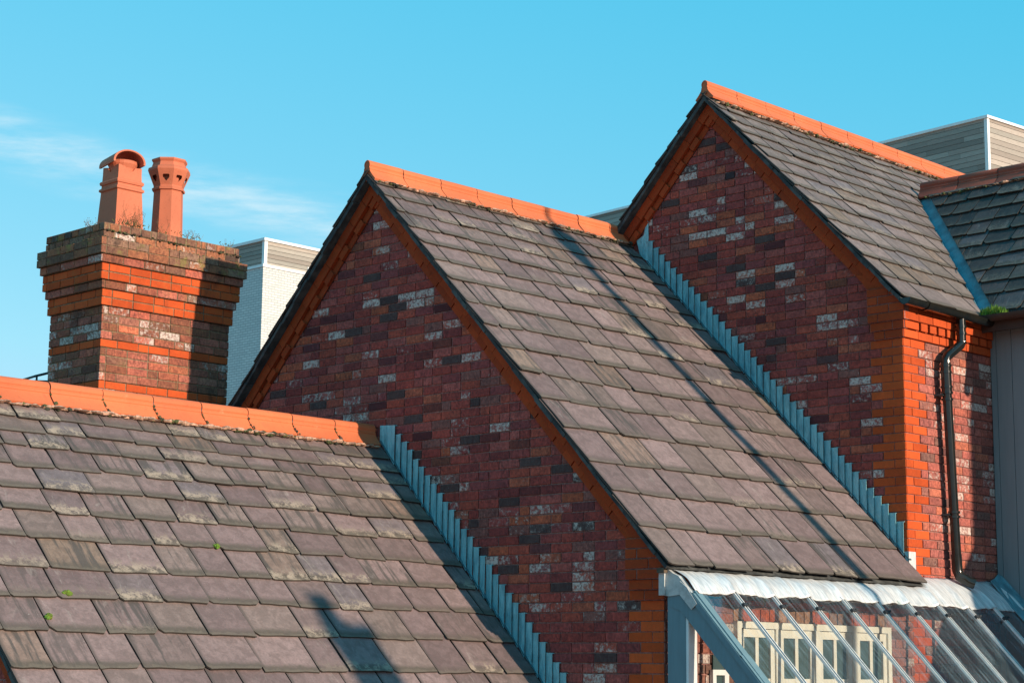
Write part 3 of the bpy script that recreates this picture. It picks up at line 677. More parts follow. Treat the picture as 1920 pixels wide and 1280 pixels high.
for k in range(4):
    y0 = WY0 + (WY1 - WY0) * k / 4 + .034 + (.018 if k == 0 else 0); y1 = WY0 + (WY1 - WY0) * (k + 1) / 4 - .034 - (.018 if k == 3 else 0); s1 = MB()
    s1.bx(fx - .02, fx + .012, y0, y0 + .05, WZ0 + .02, WZ1 - .055); s1.bx(fx - .02, fx + .012, y1 - .05, y1, WZ0 + .02, WZ1 - .055)
    s1.bx(fx - .02, fx + .012, y0 + .05, y1 - .05, WZ1 - .115, WZ1 - .055); s1.bx(fx - .02, fx + .012, y0 + .05, y1 - .05, WZ0 + .02, WZ0 + .1)
    ym = (y0 + y1) / 2; s1.bx(fx - .018, fx + .008, ym - .02, ym + .02, WZ0 + .1, WZ1 - .115)
    for zz in (-2.07, -2.45, -2.83): s1.bx(fx - .018, fx + .006, y0 + .05, ym - .02, zz - .018, zz + .018); s1.bx(fx - .018, fx + .006, ym + .02, y1 - .05, zz - .018, zz + .018)
    s1.build('casement', M['cream'], wf)
    gl = MB(); gl.bx(fx - .013, fx - .008, y0 + .03, y1 - .03, WZ0 + .05, WZ1 - .08); gl.build('window_pane', M['winglass'], wf)
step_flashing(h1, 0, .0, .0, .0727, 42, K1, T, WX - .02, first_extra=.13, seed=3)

# eave of house 2: sprocket board and ragged felt line under the slates
mb = MB(); r = random.Random(4); y = -.10
while y < D3 - .02:
    ln = min(r.uniform(.25, .6), D3 - .02 - y); mb.bx(WX + .012, 2.985 + r.uniform(-.006, .006), y, y + ln + .0, -1.31 + r.uniform(-.004, .004), -1.275); y += ln
mb.build('eave_board', M['eave_wood'], h2)
st_ = (Z2 + 1.255) / s_; mb = MB(); mb.box(Vector((X2, -.10, Z2)) + S * (st_ - .20) - Nn * .050, S * .190, Nn * .012, YU * (D3 + .08)); mb.build('eave_slate_course', M['under'], h2)

# ================================================================== HOUSE 3 (highest)
S3, N3, s3, c3 = slope_vecs(T3)
rows3z = [3.245, 3.11, 2.97, 2.83, 2.685, 2.52, 2.355, 2.178, 1.985, 1.79, 1.60, 1.40, 1.185]
rows = [(Z3 - zz) / s3 for zz in rows3z]
VY = lambda x: 4.50 + .93 * (2.95 - x)          # plan line of the valley
def clip3(s): x = X3 + c3 * s; return (-9, (VY(x) - .05) if x > 1.36 else 8.15)
mb = MB(); slates(mb, Vector((X3, 0, Z3)) - N3 * .028, S3, YU, N3, rows, D3 - OV, 8.15, .30, .46, seed=71, clip=clip3)
mb.build('slate_roof', M['slate_grey'], h3)
S3b, N3b, _, _ = slope_vecs(T3, -1); mb = MB(); slates(mb, Vector((X3, 0, Z3)) - N3b * .028, S3b, YU, N3b, rows, D3 - OV, 8.15, .30, .46, seed=72); mb.build('rear_slate_roof', M['slate_grey'], h3)
rt, ln = ridge(h3, Vector((X3, D3 - .12, Z3 + .025)), YU, 11, .468, M['ridge'], seed=6)
bd3, moss3 = bedding(rt, Vector((X3, D3 - .1, Z3)), YU, XU, 4.9, seed=9, moss=.35, pinks=.7)
mb = MB(); mb.prism([(X3 - 2.1, D3 + .006, -6), (WX3 - .006, D3 + .006, -6), (WX3 - .006, D3 + .006, K3 - T3 * WX3 - .08), (X3, D3 + .006, Z3 - .08), (X3 - 2.1, D3 + .006, Z3 - T3 * 2.1 - .08)], YU * 4.85, MORT)
mb.build('wall_core', M['brick'], h3)
mb = MB(); fr = (Vector((0, D3, 0)), XU, ZU, -YU)
def hid2(u, v): return v < K2 - T * u - .15 and v < Z2 + T * (u - X2) - .1
courses(mb, fr, X3 - 2.1, WX3, -2.0, Z3, .030, gable_planes(T3, K3, X3, .17), corner=(WX3, -1), seed=81)
mb.build('gable_wall', M['brick'], h3)
verge(h3, D3, X3, Z3 - .03, T3, (Z3 - 1.20) / s3, (1, -1), (2.80 - X3) / c3)
kn, zk = kneeler(h3, D3, WX3, 2.545, 1.305, 4, 2, [(T3, 1, K3 - .10)])
kn.prism([Vector((2.545, D3 - .040, 1.304)), Vector((2.70, D3 - .040, 1.304)), Vector((2.62, D3 - .040, K3 - T3 * 2.62 - .12)), Vector((2.43, D3 - .040, K3 - T3 * 2.43 - .29))], YU * .045, (.34, .056, .016, -1))
kn.build('kneeler', M['brick'], h3)
mb = MB(); fr = (Vector((WX3, 0, 0)), YU, ZU, XU)
courses(mb, fr, D3, 4.70, -6, .855, .030, (), corner=(D3, 1), seed=82, header=.2, colf=lambda r: (lambda c: (c[0] * .75 + .15, c[1] * .75 + .070, c[2] * .75 + .052, c[3]))(rnd_red(r, .40)))
mb.build('side_wall', M['brick'], h3)
mb = MB(); r = random.Random(8)      # corbelled eaves cornice with a dentil course
for (z0, pr, kind) in ((.855, .016, 0), (.930, .030, 1), (1.005, .046, 0), (1.08, .046, 0)):
    fr = (Vector((WX3 + pr, 0, 0)), YU, ZU, XU); y = D3 - pr
    mb.bx(WX3 - .01, WX3 + (pr - .018 if kind else pr - .001), D3, 4.68, z0 + .002, z0 + .073, (.28, .05, .02, -1))
    k = 0
    while y < 4.66:
        L_ = (.225 if k == 0 else .1125) if kind == 1 else r.choice([.225, .225, .1125]); b_ = min(y + L_, 4.67)
        if kind == 1 and k % 2 == 1: pass
        else: lay_brick(mb, fr, y, b_, z0, z0 + .075, [], rnd_orange(r), d=.012 if kind == 1 else .006, r=r)
        y += L_ if not (kind == 1 and k % 2 == 1) else .028; k += 1
mb.build('eaves_cornice', M['brick'], h3)
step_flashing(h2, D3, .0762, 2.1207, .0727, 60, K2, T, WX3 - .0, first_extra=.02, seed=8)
mb = MB(); mb.prism([(-.09, D3 - .012, 1.99), (.01, D3 - .012, 1.93), (.01, D3 - .012, 2.36), (-.02, D3 - .012, 2.31), (-.05, D3 - .012, 2.20), (-.14, D3 - .012, 2.16)], YU * .004); mb.build('ridge_end_flashing', M['lead'], h2); mb = MB()
mb.prism([(2.85, D3 - .022, K2 - T * 2.85 + .02), (2.885, D3 - .022, -1.235), (2.885, D3 - .022, -.985), (2.85, D3 - .022, -.985)], YU * .004)
mb.build('corner_flashing', M['lead'], h2)
mb = MB(); mb.bx(WX3 + .011, WX3 + .017, D3 - .022, D3 + .085, -1.22, -.985); mb.build('flashing_return', M['lead_new'], h2)
# gutter, brackets, downpipe of house 3
gx, gz = 3.005, 1.115
mb = MB(); n = 10
def halfgutter(mb, p0, p1, rad, side, th=.006):
    p0, p1 = Vector(p0), Vector(p1); prof = [side * math.cos(math.pi + math.pi * k / n) * rad + ZU * math.sin(math.pi + math.pi * k / n) * rad for k in range(n + 1)]
    prof2 = [q * ((rad - th) / rad) for q in prof][::-1]; pr = prof + prof2; m = len(pr)
    mb.idx([p0 + q for q in pr] + [p1 + q for q in pr], [(i, (i + 1) % m, m + (i + 1) % m, m + i) for i in range(m)] + [(b_ + i, b_ + i + 1, b_ + m - 2 - i, b_ + m - 1 - i) for b_ in (0, m) for i in range(n)])
halfgutter(mb, (gx, D3 - .17, gz + .045), (gx, 4.47, gz + .03), .058, XU)
mb.prism([Vector((gx, D3 - .17, gz + .045)) + XU * math.cos(math.pi + math.pi * k / n) * .055 + ZU * math.sin(math.pi + math.pi * k / n) * .055 for k in range(n + 1)], YU * .006)
for yy in (D3 + .13,): halfgutter(mb, (gx, yy, gz + .041), (gx, yy + .03, gz + .041), .066, XU)
gu = mb.build('gutter', M['iron'], h3, smooth=True)
# downpipe
dp = MB(); px_ = 2.965; path = [(px_ + .03, 4.0, 1.10), (px_ + .03, 4.0, .885)]; dp.tube(path, .042, 14)
for z in (1.03, .97): dp.tube([(px_ + .03, 4.0, z - .012), (px_ + .03, 4.0, z + .012)], .048, 14)
dp.tube([(px_ + .03, 4.0, .90), (px_ + .025, 3.985, .865), (px_ + .005, 3.80, .745), (px_, 3.775, .71), (px_, 3.775, .66)], .042, 14)
dp.tube([(px_, 3.775, .68), (px_, 3.785, .42)], .046, 14); dp.tube([(px_, 3.786, .42), (px_, 3.865, -1.02)], .041, 14)
for y, z in ((3.776, .655), (3.777, .60), (3.783, .47), (3.785, .42), (3.787, .36), (3.845, -.62), (3.847, -.66)): dp.tube([(px_, y, z - .010), (px_, y, z + .010)], .052, 14)
dp.tube([(px_, 3.86, -.98), (px_, 3.87, -1.12), (px_ + .015, 3.88, -1.17), (px_ + .07, 3.93, -1.215), (px_ + .115, 3.96, -1.235)], [.046, .046, .046, .046, .048], 14, cap=False)
dpo = dp.build('downpipe', M['iron'], h3, smooth=True)
mb = MB(); mb.tube([(px_ + .112, 3.958, -1.2335), (px_ + .100, 3.948, -1.229)], .040, 12); mb.build('pipe_mouth', M['rubber'], dpo)
for y, z in ((3.785, .40), (3.85, -.64)):
    mb = MB(); mb.bx(WX3 + .0, px_ - .01, y - .065, y + .055, z - .007, z + .007); mb.tube([(px_ - .03, y - .058, z), (px_ - .01, y - .058, z)], .010, 8)
    mb.build('pipe_bracket', M['steel'], dpo)

# ================================================================== adjoining building with dark roof and boarded wall
b4 = empty('boarded_building', (4.1, 6, -6), 'grey boarded building at the right edge with dark slate roof and dark red ridge', 'building')
T4 = 1.13; ZE, YE = 1.225, 4.50; YR = 6.0; ZR = ZE + T4 * (YR - YE); XE4 = 5.4
c4 = 1 / math.sqrt(1 + T4 * T4); s4 = T4 * c4
S4 = Vector((0, -c4, -s4)); N4 = Vector((0, -s4, c4))
rows4 = [.16 + .205 * k for k in range(11)]; rows4 = [q for q in rows4 if q < 2.2] + [2.29]
xv = lambda y: 2.95 - (y - 4.50) / .93
def clip4(s): y = YR - c4 * s; return (xv(y) + .10, 9)
mb = MB(); slates(mb, Vector((0, YR, ZR)) - N4 * .02, S4, XU, N4, rows4, 1.2, XE4, .26, .42, seed=91, clip=clip4, th=.015)
rf4 = mb.build('dark_slate_roof', M['slate_dark'], b4)
S4b = Vector((0, c4, -s4)); N4b = Vector((0, s4, c4)); mb = MB(); slates(mb, Vector((0, YR, ZR)) - N4b * .02, S4b, XU, N4b, rows4, 2.9, XE4, .26, .42, seed=92, th=.015); mb.build('rear_slate_roof', M['slate_dark'], b4)
rt4, ln = ridge(b4, Vector((1.38, YR, ZR)), XU, 9, .455, M['ridge_dark'], seed=12, name='dark_ridge_tiles')
bd4, moss4 = bedding(rt4, Vector((1.5, YR, ZR)), XU, -YU, 3.6, seed=14, moss=.35, pinks=.15)
mb = MB()      # vertical boards
x = WX3 + .012; r = random.Random(3); bw = [.06, .155, .155] + [.155] * 20; k = 0
while x < XE4 - .05:
    wd = bw[k] if k < len(bw) else .155; mb.bx(x + .003, x + wd - .003, 4.68 + r.uniform(0, .003), 4.71, -6, 1.12); x += wd; k += 1
mb.bx(WX3 + .01, XE4 - .06, 4.69, 7.4, -6, 1.10)
mb.build('board_wall', M['panel'], b4)
mb = MB(); mb.prism([(XE4 - .07, 4.70, 1.09), (XE4 - .07, 7.35, 1.09), (XE4 - .07, YR, ZR - .10)], XU * .05); mb.build('end_gable', M['panel'], b4)
mb = MB(); mb.bx(3.0, XE4, 4.50, 4.68, 1.10, 1.135); mb.bx(2.92, XE4, 4.47, 4.50, 1.05, 1.165); mb.build('soffit', M['fascia_dark'], b4)
mb = MB(); halfgutter(mb, (2.96, 4.41, 1.185), (XE4, 4.41, 1.185), .055, YU); mb.build('gutter', M['fascia_dark'], b4, smooth=True)
# lead valley between the two roofs
mb = MB(); n = 14; r = random.Random(6)
for i in range(n):
    f0, f1 = i / n, (i + 1) / n; pr = []
    for f in (f0 - (.004 if i else 0), f1):
        x = 1.33 + (2.97 - 1.33) * f; y = VY(x); zc = K3 - T3 * x
        a = Vector((x - .05, y - .01, K3 - T3 * (x - .05) + .004)); b_ = Vector((x - .01, y, zc - .012)); c_ = Vector((x + .11, y + .085, ZE + T4 * (y + .085 - YE) + .014)); pr.append((a, b_, c_))
    (a, b_, c_), (a2, b2, c2) = pr; j = ZU * (.004 if i % 4 == 0 else 0)
    mb.idx([a + j, b_ + j, c_ + j, a2, b2, c2], [(0, 1, 4, 3), (1, 2, 5, 4)])
mb.build('lead_valley', M['lead_valley'], b4, smooth=True)
c_ = 1 / math.sqrt(1 + T * T)

# ================================================================== LEAN-TO glasshouse
gh = empty('glass_lean_to', (4.1, 2.3, -6), 'lean-to glasshouse with sloping glazing bars against the brick side wall', 'conservatory')
GX, GZ, GT = 3.19, -1.458, 1.05
gs = 1 / math.sqrt(1 + GT * GT); GS = Vector((gs, 0, -GT * gs)); GN = Vector((GT * gs, 0, gs)); GL = 2.75
ybars = [.455 * k - .01 for k in range(1, 11)]; yall = [-.02] + ybars + [4.66]
def gp(y, s, h=0): return Vector((GX, y, GZ)) + GS * s + GN * h
for y in ybars:
    mb = MB(); mb.box(gp(y - .014, -.10, .004), GS * GL, YU * .024, GN * .010)
    bo = mb.build('glazing_bar', M['steel'], gh)
    mb = MB(); mb.box(gp(y - .020, -.03, .002), GS * (GL - .07), YU * .010, GN * .020); mb.box(gp(y + .010, -.03, .002), GS * (GL - .07), YU * .009, GN * .020)
    mb.build('bar_capping', M['alu'], bo)
    mb = MB(); mb.box(gp(y - .028, .105, .012), GS * .028, YU * .056, GN * .022); mb.tube([gp(y + .02, .118, .03), gp(y + .052, .112, .034)], .010, 8); mb.build('bar_clip', M['rubber'], bo)
for a, b_ in zip(yall[:-1], yall[1:]):
    mb = MB(); q = [gp(a + .004, -.12, 0), gp(a + .004, GL - .1, 0), gp(b_ - .004, GL - .1, 0), gp(b_ - .004, -.12, 0)]
    u0 = a * 1.7 + 3; mb.poly(q, uv=[(u0, 0), (u0, GL), (u0 + b_ - a, GL), (u0 + b_ - a, 0)]); mb.build('roof_pane', M['glass'], gh, recalc=False)
# end rafter, capping, posts and framing
mb = MB(); mb.prism([(3.0, -.055, -1.455), (3.205, -.055, -1.463), (3.205 + 2.0, -.055, -1.463 - 2.0 * GT), (3.205 + 2.0, -.055, -1.67 - 2.0 * GT), (3.10, -.055, -1.585), (3.0, -.055, -1.55)], YU * .075)
mb.build('end_rafter', M['timber_blue'], gh)
mb = MB(); o = gp(-.065, .02, .006); mb.box(o, GS * .62, YU * .105, GN * .012); mb.box(gp(-.065, .62, .010), GS * 2.0, YU * .105, GN * .012); mb.box(gp(-.040, .0, .014), GS * 2.6, YU * .018, GN * .014)
mb.box(gp(-.068, .0, -.03), GS * 2.6, YU * .006, GN * .04)
mb.build('rafter_capping', M['timber_blue'], gh)
mb = MB(); mb.bx(2.972, 3.135, -.05, .045, -6, -1.452); mb.build('corner_post', M['timber_blue'], gh)
mb = MB(); mb.bx(3.132, 3.158, -.045, .05, -6, -1.60); mb.build('post_bead', M['white'], gh)
mb = MB(); mb.bx(5.02, 5.12, -.05, 4.66, -3.62, -3.48); mb.bx(5.02, 5.12, -.05, .05, -6, -3.6); mb.bx(5.02, 5.12, 4.56, 4.66, -6, -3.6)
for y in (.9, 1.8, 2.7, 3.6): mb.bx(5.03, 5.11, y - .03, y + .03, -6, -3.6)
mb.build('front_frame', M['timber_blue'], gh)
mb = MB(); mb.poly([(5.07, -.02, -6), (5.07, 4.6, -6), (5.07, 4.6, -3.62), (5.07, -.02, -3.62)]); mb.build('front_pane', M['glass'], gh, recalc=False)
# small white side window seen between post and rafter
mb = MB(); sx_ = WX + .014
mb.bx(sx_, sx_ + .03, .50, .72, -2.03, -1.99); mb.bx(sx_, sx_ + .03, .64, .69, -2.7, -2.03); mb.bx(sx_, sx_ + .03, .50, .54, -2.7, -2.03); wn = tag(mb.build('window', M['white'], h2), 'small white framed window at the foot of the lit brick, seen between post and rafter')
mb = MB(); mb.bx(sx_, sx_ + .006, .53, .70, -2.7, -2.0); mb.bx(sx_, sx_ + .008, .53, .66, -1.99, -1.88, ); mb.build('window_pane', M['winglass'], wn)
mb = MB(); mb.tube([(WX + .05, .30, -1.5), (WX + .05, .30, -4)], .012, 8); mb.build('cable', M['rubber'], h2)
# lead apron dressed over the head of the glass
mb = MB(); ny, nx_ = 230, 12; pts = []; fs = []; r = random.Random(2)
for i in range(ny + 1):
    y = -.03 + (4.66 + .03) * i / ny
    dmin = min(abs(y - q) for q in ybars + [-.02]); hump = max(0, 1 - dmin / .075) ** 1.3; sag = math.cos(min(1, dmin / .2275) * math.pi) * .5 + .5
    for j in range(nx_ + 1):
        f = j / nx_; wallx = WX + .012 if y < D3 else WX3 + .012; zt = -1.288 if y < D3 - .02 else -1.19
        top = Vector((3.0 if y < D3 - .02 else wallx, y, zt)); low = gp(y, .0, .012) + GS * (.010 * math.sin(y * 9))
        if f < .15 and y < D3 - .02: P_ = top.lerp(top + Vector((.012, 0, -.012)), f / .15)
        else: P_ = (top + Vector((.012, 0, -.012))).lerp(low, (f - .15) / .85) if y < D3 - .02 else top.lerp(low, f)
        lift = GN * (.020 * math.sin(min(1, f * 1.05) * math.pi) + .034 * hump * min(1, f * 1.6) - .012 * sag * f + .010 * noise.noise(Vector((y * 7, f * 2, 1))) + .007 * noise.noise(Vector((y * 24, f * 1.5, 5))) + .003 * noise.noise(Vector((y * 60, f * 2, 8))) + .010 * max(0, math.sin(y * 2 * math.pi / .455 * 2)) * (1 - f) * f * 3)
        pts.append(P_ + lift)
for i in range(ny):
    for j in range(nx_): a = i * (nx_ + 1) + j; fs.append((a, a + 1, a + nx_ + 2, a + nx_ + 1))
mb.idx(pts, fs)
lap = mb.build('lead_apron', M['lead_new'], gh, smooth=True)
so_ = lap.modifiers.new('thickness', 'SOLIDIFY'); so_.thickness = .004
mb = MB()      # folded end of the apron
e0 = [(2.915, -1.285), (2.985, -1.285), (3.03, -1.315), (3.08, -1.335), (3.16, -1.42), (3.20, -1.455), (3.10, -1.468), (3.0, -1.478), (2.925, -1.47)]
mb.prism([(x, -.062, z) for x, z in e0], YU * .05); mb.bx(2.912, 2.965, -.078, -.02, -1.47, -1.275)
mb.prism([(3.10, -.072, -1.372), (3.165, -.072, -1.418), (3.255, -.072, -1.535), (3.205, -.072, -1.575), (3.10, -.072, -1.47)], YU * .008)
mb.build('apron_end', M['lead_grey'], gh)
mb = MB()      # lead gutter climbing the boarded wall
q = [Vector((2.89, 4.60, -1.165)), Vector((2.89, 4.665, -1.12)), Vector((2.93, 4.668, -1.14)), Vector((5.1, 4.668, -3.42)), Vector((5.1, 4.50, -3.47)), Vector((3.22, 4.40, -1.478)), Vector((2.96, 4.42, -1.19))]
mb.prism(q, GN * .012); mb.build('side_flashing', M['lead_valley'], gh)

# ================================================================== distant clad blocks
def clad_block(name, cx, cy, x0, y1, ztop, zmid, label, white):
    b = empty(name, ((x0 + cx) / 2, (cy + y1) / 2, -6), label, 'building', 'distant timber clad blocks')
    r = random.Random(int(cx * 7)); mb = MB(); bh = .155 if not white else .125
    z = zmid
    while z < ztop - .04:
        z2 = min(z + bh, ztop - .04)
        for face in (0, 1):
            a0, a1 = (x0, cx - .10) if face == 0 else (cy + .10, y1); a = a0
            while a < a1:
                L_ = r.uniform(1.5, 4.5); b1 = min(a + L_, a1); v = r.uniform(.20, .36) if face == 0 else r.uniform(.26, .44); w_ = r.uniform(.86, .95); cc = (v, v * w_, v * (w_ - .12), 1)
                if face == 0: mb.bx(a, b1 - .006, cy, cy + .03, z + .012, z2, cc)
                else: mb.bx(cx - .03, cx, a, b1 - .006, z + .012, z2, cc)
                a = b1
        z = z2
    mb.build('timber_cladding', M['timber'], b)
    mb = MB(); mb.bx(x0, cx - .035, cy + .035, y1, zmid - .05, ztop - .06, (.05, .05, .05, 1)); mb.build('wall_backing', M['under'], b)
    mb = MB(); mb.bx(cx - .10, cx + .01, cy - .01, cy + .10, zmid, ztop - .03); mb.build('corner_trim', M['white'], b)
    mb = MB(); mb.bx(x0, cx + .05, cy - .05, y1, ztop - .05, ztop + .03); mb.build('roof_edge', M['white'], b)
    mb = MB(); e = .13 if white else -.0
    X1_, Y0_ = cx + e, cy - e
    if white:
        mb.poly([(x0, Y0_, -6), (X1_, Y0_, -6), (X1_, Y0_, zmid - .04), (x0, Y0_, zmid - .04)], uv=[(x0, -6), (X1_, -6), (X1_, zmid), (x0, zmid)])
        mb.poly([(X1_, Y0_, -6), (X1_, y1, -6), (X1_, y1, zmid - .04), (X1_, Y0_, zmid - .04)], uv=[(0, -6), (y1 - Y0_, -6), (y1 - Y0_, zmid), (0, zmid)])
        mb.poly([(x0, y1, -6), (X1_, y1, -6), (X1_, y1, zmid - .04), (x0, y1, zmid - .04)]); mb.poly([(x0, Y0_, -6), (x0, y1, -6), (x0, y1, zmid - .04), (x0, Y0_, zmid - .04)])
        mb.build('white_brick_wall', M['white_brick'], b, recalc=False)
        mb = MB(); mb.bx(x0, X1_ + .03, Y0_ - .03, y1, zmid - .06, zmid + .02); mb.build('wall_coping', M['white'], b)
        mb = MB(); mb.bx(cx - .02, cx + .03, cy + 3.2 - 1.6, cy + 3.6, zmid + .02, zmid + .22); wn = mb.build('window', M['white'], b)
        mb = MB(); mb.bx(cx + .03, cx + .035, cy + 1.66, cy + 3.54, zmid + .06, zmid + .18); mb.build('window_pane', M['winglass'], wn)
        mb = MB(); mb.bx(x0, X1_ + .004, Y0_ - .006, Y0_ + .02, 2.62, 2.66, (.2, .2, .2, 1)); mb.build('movement_joint', M['lead'], b)
    else:
        mb.bx(x0, cx - .001, cy + .001, y1, -6, zmid); mb.build('lower_wall', M['white'], b)
    return b
clad_block('clad_block', -30.9, 22.7, -37.0, 34.0, 10.2, 9.40, 'distant block with white glazed brick below weathered timber boards, between chimney and gable', True)
cb2 = clad_block('clad_block', -15.6, 36.8, -33.6, 52.0, 13.9, 6.0, 'distant grey timber boxed block rising behind the highest ridge at the right', False)

th_ = -math.radians(5.0); pc = Vector((-15.6, 36.8, -6)); cb2.rotation_euler = (0, 0, th_); cb2.location = pc + Matrix.Rotation(th_, 3, 'Z') @ (Vector(cb2.location) - pc)

# railing behind the low ridge, left of the chimney
rl = empty('roof_railing', (-4.3, -.9, -2.2), 'thin dark metal railing behind the ridge, just left of the chimney', 'railing')
mb = MB(); P0, P1, P2 = Vector((-4.0, -1.03, .70)), Vector((-4.0, -.55, .86)), Vector((-4.0, -.55, .66))
mb.tube([P0, P1], .012, 8); mb.tube([P0 - ZU * .045, (-4.0, -.55, .70)], .008, 8); mb.tube([P0 + YU * .02, P0 + YU * .02 - ZU * 2.9], .010, 8); mb.tube([P1, P1 - ZU * 3], .010, 8); mb.tube([P0, (-4.6, -1.03, .66)], .012, 8); mb.tube([(-4.6, -1.03, .66), (-4.6, -1.03, -2.2)], .010, 8)
mb.build('rail', M['steel'], rl)

# ================================================================== plants and moss
def twigs(name, c, n, hmax, label, seed, spread=.10, green=.4):
    r = random.Random(seed); mb = MB(); e = empty(name, c, label, 'weeds', 'weeds on the chimney top'); c = Vector(c)
    for k in range(n):
        b_ = c + Vector((r.uniform(-.03, .03), r.uniform(-spread, spread), -.02)); h = r.uniform(.4, 1) * hmax; a = r.uniform(0, 6.28); ln = r.uniform(.1, .7) * h
        top = b_ + Vector((math.cos(a) * ln * .6, math.sin(a) * ln, h)); mid = b_.lerp(top, .5) + Vector((r.uniform(-.015, .015), r.uniform(-.02, .02), 0)); mb.tube([b_, mid, top], [.0022, .0016, .0008], 5)
        for q in range(3):
            f = r.uniform(.35, .95); s0 = b_.lerp(top, f); s1 = s0 + Vector((r.uniform(-.03, .03), r.uniform(-.05, .05), r.uniform(.02, .06))); mb.tube([s0, s1], [.0013, .0006], 4)
            if r.random() < .5: mb.blob(s1, .004, (1, 1, 1, 1))
    mb.build('stems', M['twig'], e)
    mb = MB()
    for k in range(int(n * 5)):
        p_ = c + Vector((r.uniform(-.04, .04), r.gauss(0, spread * .7), r.uniform(-.03, .05))); d = Vector((r.uniform(-1, 1), r.uniform(-1, 1), r.uniform(.2, 1))).normalized() * r.uniform(.015, .035); s_ = d.cross(Vector((r.uniform(-1, 1), 1, 0))).normalized() * .005
        g_ = r.uniform(.6, 1.3); mb.poly([p_ - s_, p_ + d * .6 - s_ * .6, p_ + d, p_ + d * .6 + s_, p_ + s_ * .5], (.12 * g_, .13 * g_, .035 * g_, 1))
    mb.build('leaves', M['grass'], e)
twigs('weed_tuft', (-2.56, -.98, 1.93), 24, .22, 'dry brown weed tuft growing at the foot of the hooded square pot', 1, .11)
twigs('weed_tuft', (-2.56, -.62, 1.92), 6, .15, 'sparse dry stems between the two chimney pots', 2, .10)
twigs('weed_tuft', (-2.56, -.34, 1.92), 8, .11, 'low weeds at the foot of the octagonal pot', 3, .12)
twigs('weed_tuft', (-2.8, -1.27, 1.92), 5, .08, 'few thin stems on the shaded left edge of the chimney top', 4, .03)
twigs('weed_tuft', (-2.56, .10, 1.91), 4, .09, 'tiny stems near the right end of the chimney top', 5, .06)
r = random.Random(9); mb = MB()
for z, y0, y1, n_ in ((1.845, -1.32, .19, 60), (1.772, -1.34, .2, 90)):
    for k in range(n_):
        y = r.uniform(y0, y1); mb.blob((-2.55 + .052 + r.uniform(.0, .03), y, z + r.uniform(-.008, .008)), r.uniform(.006, .016), tuple(q * r.uniform(.6, 1.2) for q in r.choice([(.07, .075, .025), (.05, .045, .03), (.12, .11, .04)])), sq=.6)
for k in range(60): mb.blob((r.uniform(-3.4, -2.45), -1.27 - .052 - r.uniform(0, .03), 1.772 + r.uniform(-.005, .01)), r.uniform(.006, .014), (.05, .055, .025, 1), sq=.6)
tag(mb.build('moss', M['moss']), 'dark moss along the ledges of the chimney cap', 'moss', kind='stuff')
tag(moss1.build('moss', M['moss']), 'moss clumps under the long orange ridge in front', 'moss', kind='stuff')
tag(moss2.build('moss', M['moss']), 'moss under the ridge tiles of the middle roof', 'moss', kind='stuff')
tag(moss3.build('moss', M['moss']), 'moss under the ridge tiles of the highest roof', 'moss', kind='stuff')
tag(moss4.build('moss', M['moss']), 'moss below the dark red ridge at the right', 'moss', kind='stuff')
def cushion(x, y, rad, label, seed):
    r = random.Random(seed); mb = MB(); z = K1 - T * x
    for k in range(26):
        a = r.uniform(0, 6.28); q = r.uniform(0, rad) ; s = S * (q * math.sin(a) * .8) + YU * q * math.cos(a); mb.blob(Vector((x, y, z)) + Nn * (.010 + .012 * (1 - q / rad)) + s, r.uniform(.010, .017), tuple(v * r.uniform(.75, 1.25) for v in (.12, .19, .02)), sq=.8)
    tag(mb.build('moss_cushion', M['moss']), label, 'moss', 'moss cushions on the front slates')
cushion(1.177, -3.88, .026, 'larger bright green moss cushion on the front roof slates', 1)
cushion(1.328, -4.10, .020, 'smaller bright green moss cushion lower left on the front roof slates', 2)
cushion(.803, -2.434, .018, 'tiny olive moss tuft in a joint near the middle of the front roof', 3)
r = random.Random(77); mb = MB()
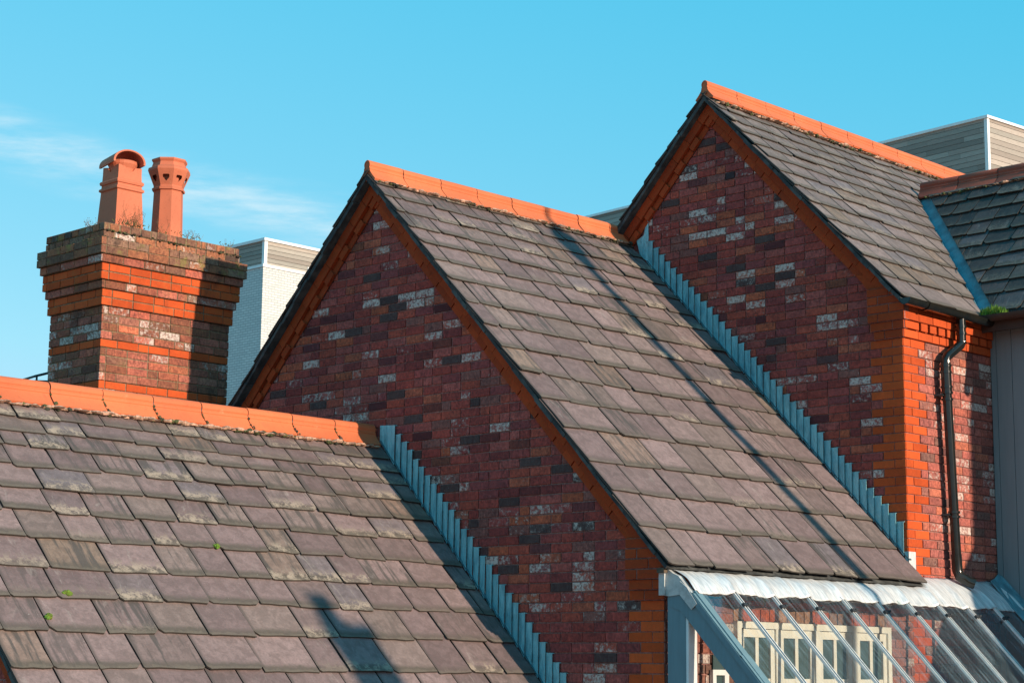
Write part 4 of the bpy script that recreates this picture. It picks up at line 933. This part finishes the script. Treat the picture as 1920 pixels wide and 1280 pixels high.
for k in range(650):
    u = r.random(); x = 2.97 + .23 * u; y = 4.42 + r.uniform(-.045, .05); b_ = Vector((x, y, 1.19)); h = r.uniform(.04, .115) * (1 - .8 * abs(u - .42)); d = Vector((r.uniform(-.5, .5), r.uniform(-.5, .5), 1)).normalized() * h
    s_ = Vector((r.uniform(-1, 1), r.uniform(-1, 1), 0)).normalized() * .0035; g_ = r.uniform(.6, 1.4); mb.poly([b_ - s_, b_ + s_, b_ + d * .6 + s_ * .6 + Vector((r.uniform(-.01, .01), 0, 0)), b_ + d], (.14 * g_, .26 * g_, .02 * g_, 1))
tag(mb.build('gutter_grass', M['grass'], recalc=False), 'bright green grass tuft sprouting from the gutter where the two right roofs meet', 'grass', kind='stuff')

# ================================================================== unseen shadow casters right of the frame: post and chimney inferred from shadows, block added
LX, LY = 10.4, 2.705
lp = empty('lamp_post', (LX, LY, -6), 'tall slim lamp post standing in the yard beyond the right edge', 'lamp post')
mb = MB(); mb.tube([(LX, LY, -6), (LX, LY, 4.35)], [.075, .060], 12); mb.tube([(LX, LY, 4.9), (LX, LY, 5.8)], [.04, .012], 10); mb.build('pole', M['steel'], lp)
mb = MB(); mb.lathe(LX, LY, [(4.27, .05), (4.37, .07), (4.67, .15), (4.84, .17), (5.02, .05)], 12); mb.build('lantern', M['steel'], lp)
nc = empty('neighbour_chimney', (14, -.95, -6), 'slender brick chimney with one pot beyond the right edge', 'chimney')
mb = MB(); mb.bx(13.8, 14.2, -1.17, -.75, -6, 1.62, (.2, .07, .05, 0)); mb.bx(13.78, 14.22, -1.19, -.73, 1.62, 1.68, (.2, .07, .05, 0)); mb.build('brick_stack', M['brick'], nc)
mb = MB(); mb.lathe(14, -1.06, [(1.66, .12), (1.93, .09), (1.96, .11), (1.98, .11), (1.99, .01)], 16); mb.build('chimney_pot', M['pot'], nc)
nb = empty('shadow_block', (10.5, 7.5, -6), 'unseen plain brick block with a sloping side, added to shade the side wall', 'building')  # added caster, outlined to throw the shadow on the highest side wall
mb = MB(); mb.bx(9.0, 12, 4.79, 10, -6, 2.72, (.2, .07, .05, 0)); mb.build('wall', M['brick'], nb)
mb = MB(); mb.prism([(9.0, 4.785, .95), (9.0, 4.1, .15), (9.0, 3.6, -.9), (9.0, 3.6, -6), (9.0, 4.785, -6)], XU * 3, (.2, .07, .05, 0)); mb.build('shadow_slope', M['brick'], nb)  # slope added to widen that shadow towards the bottom
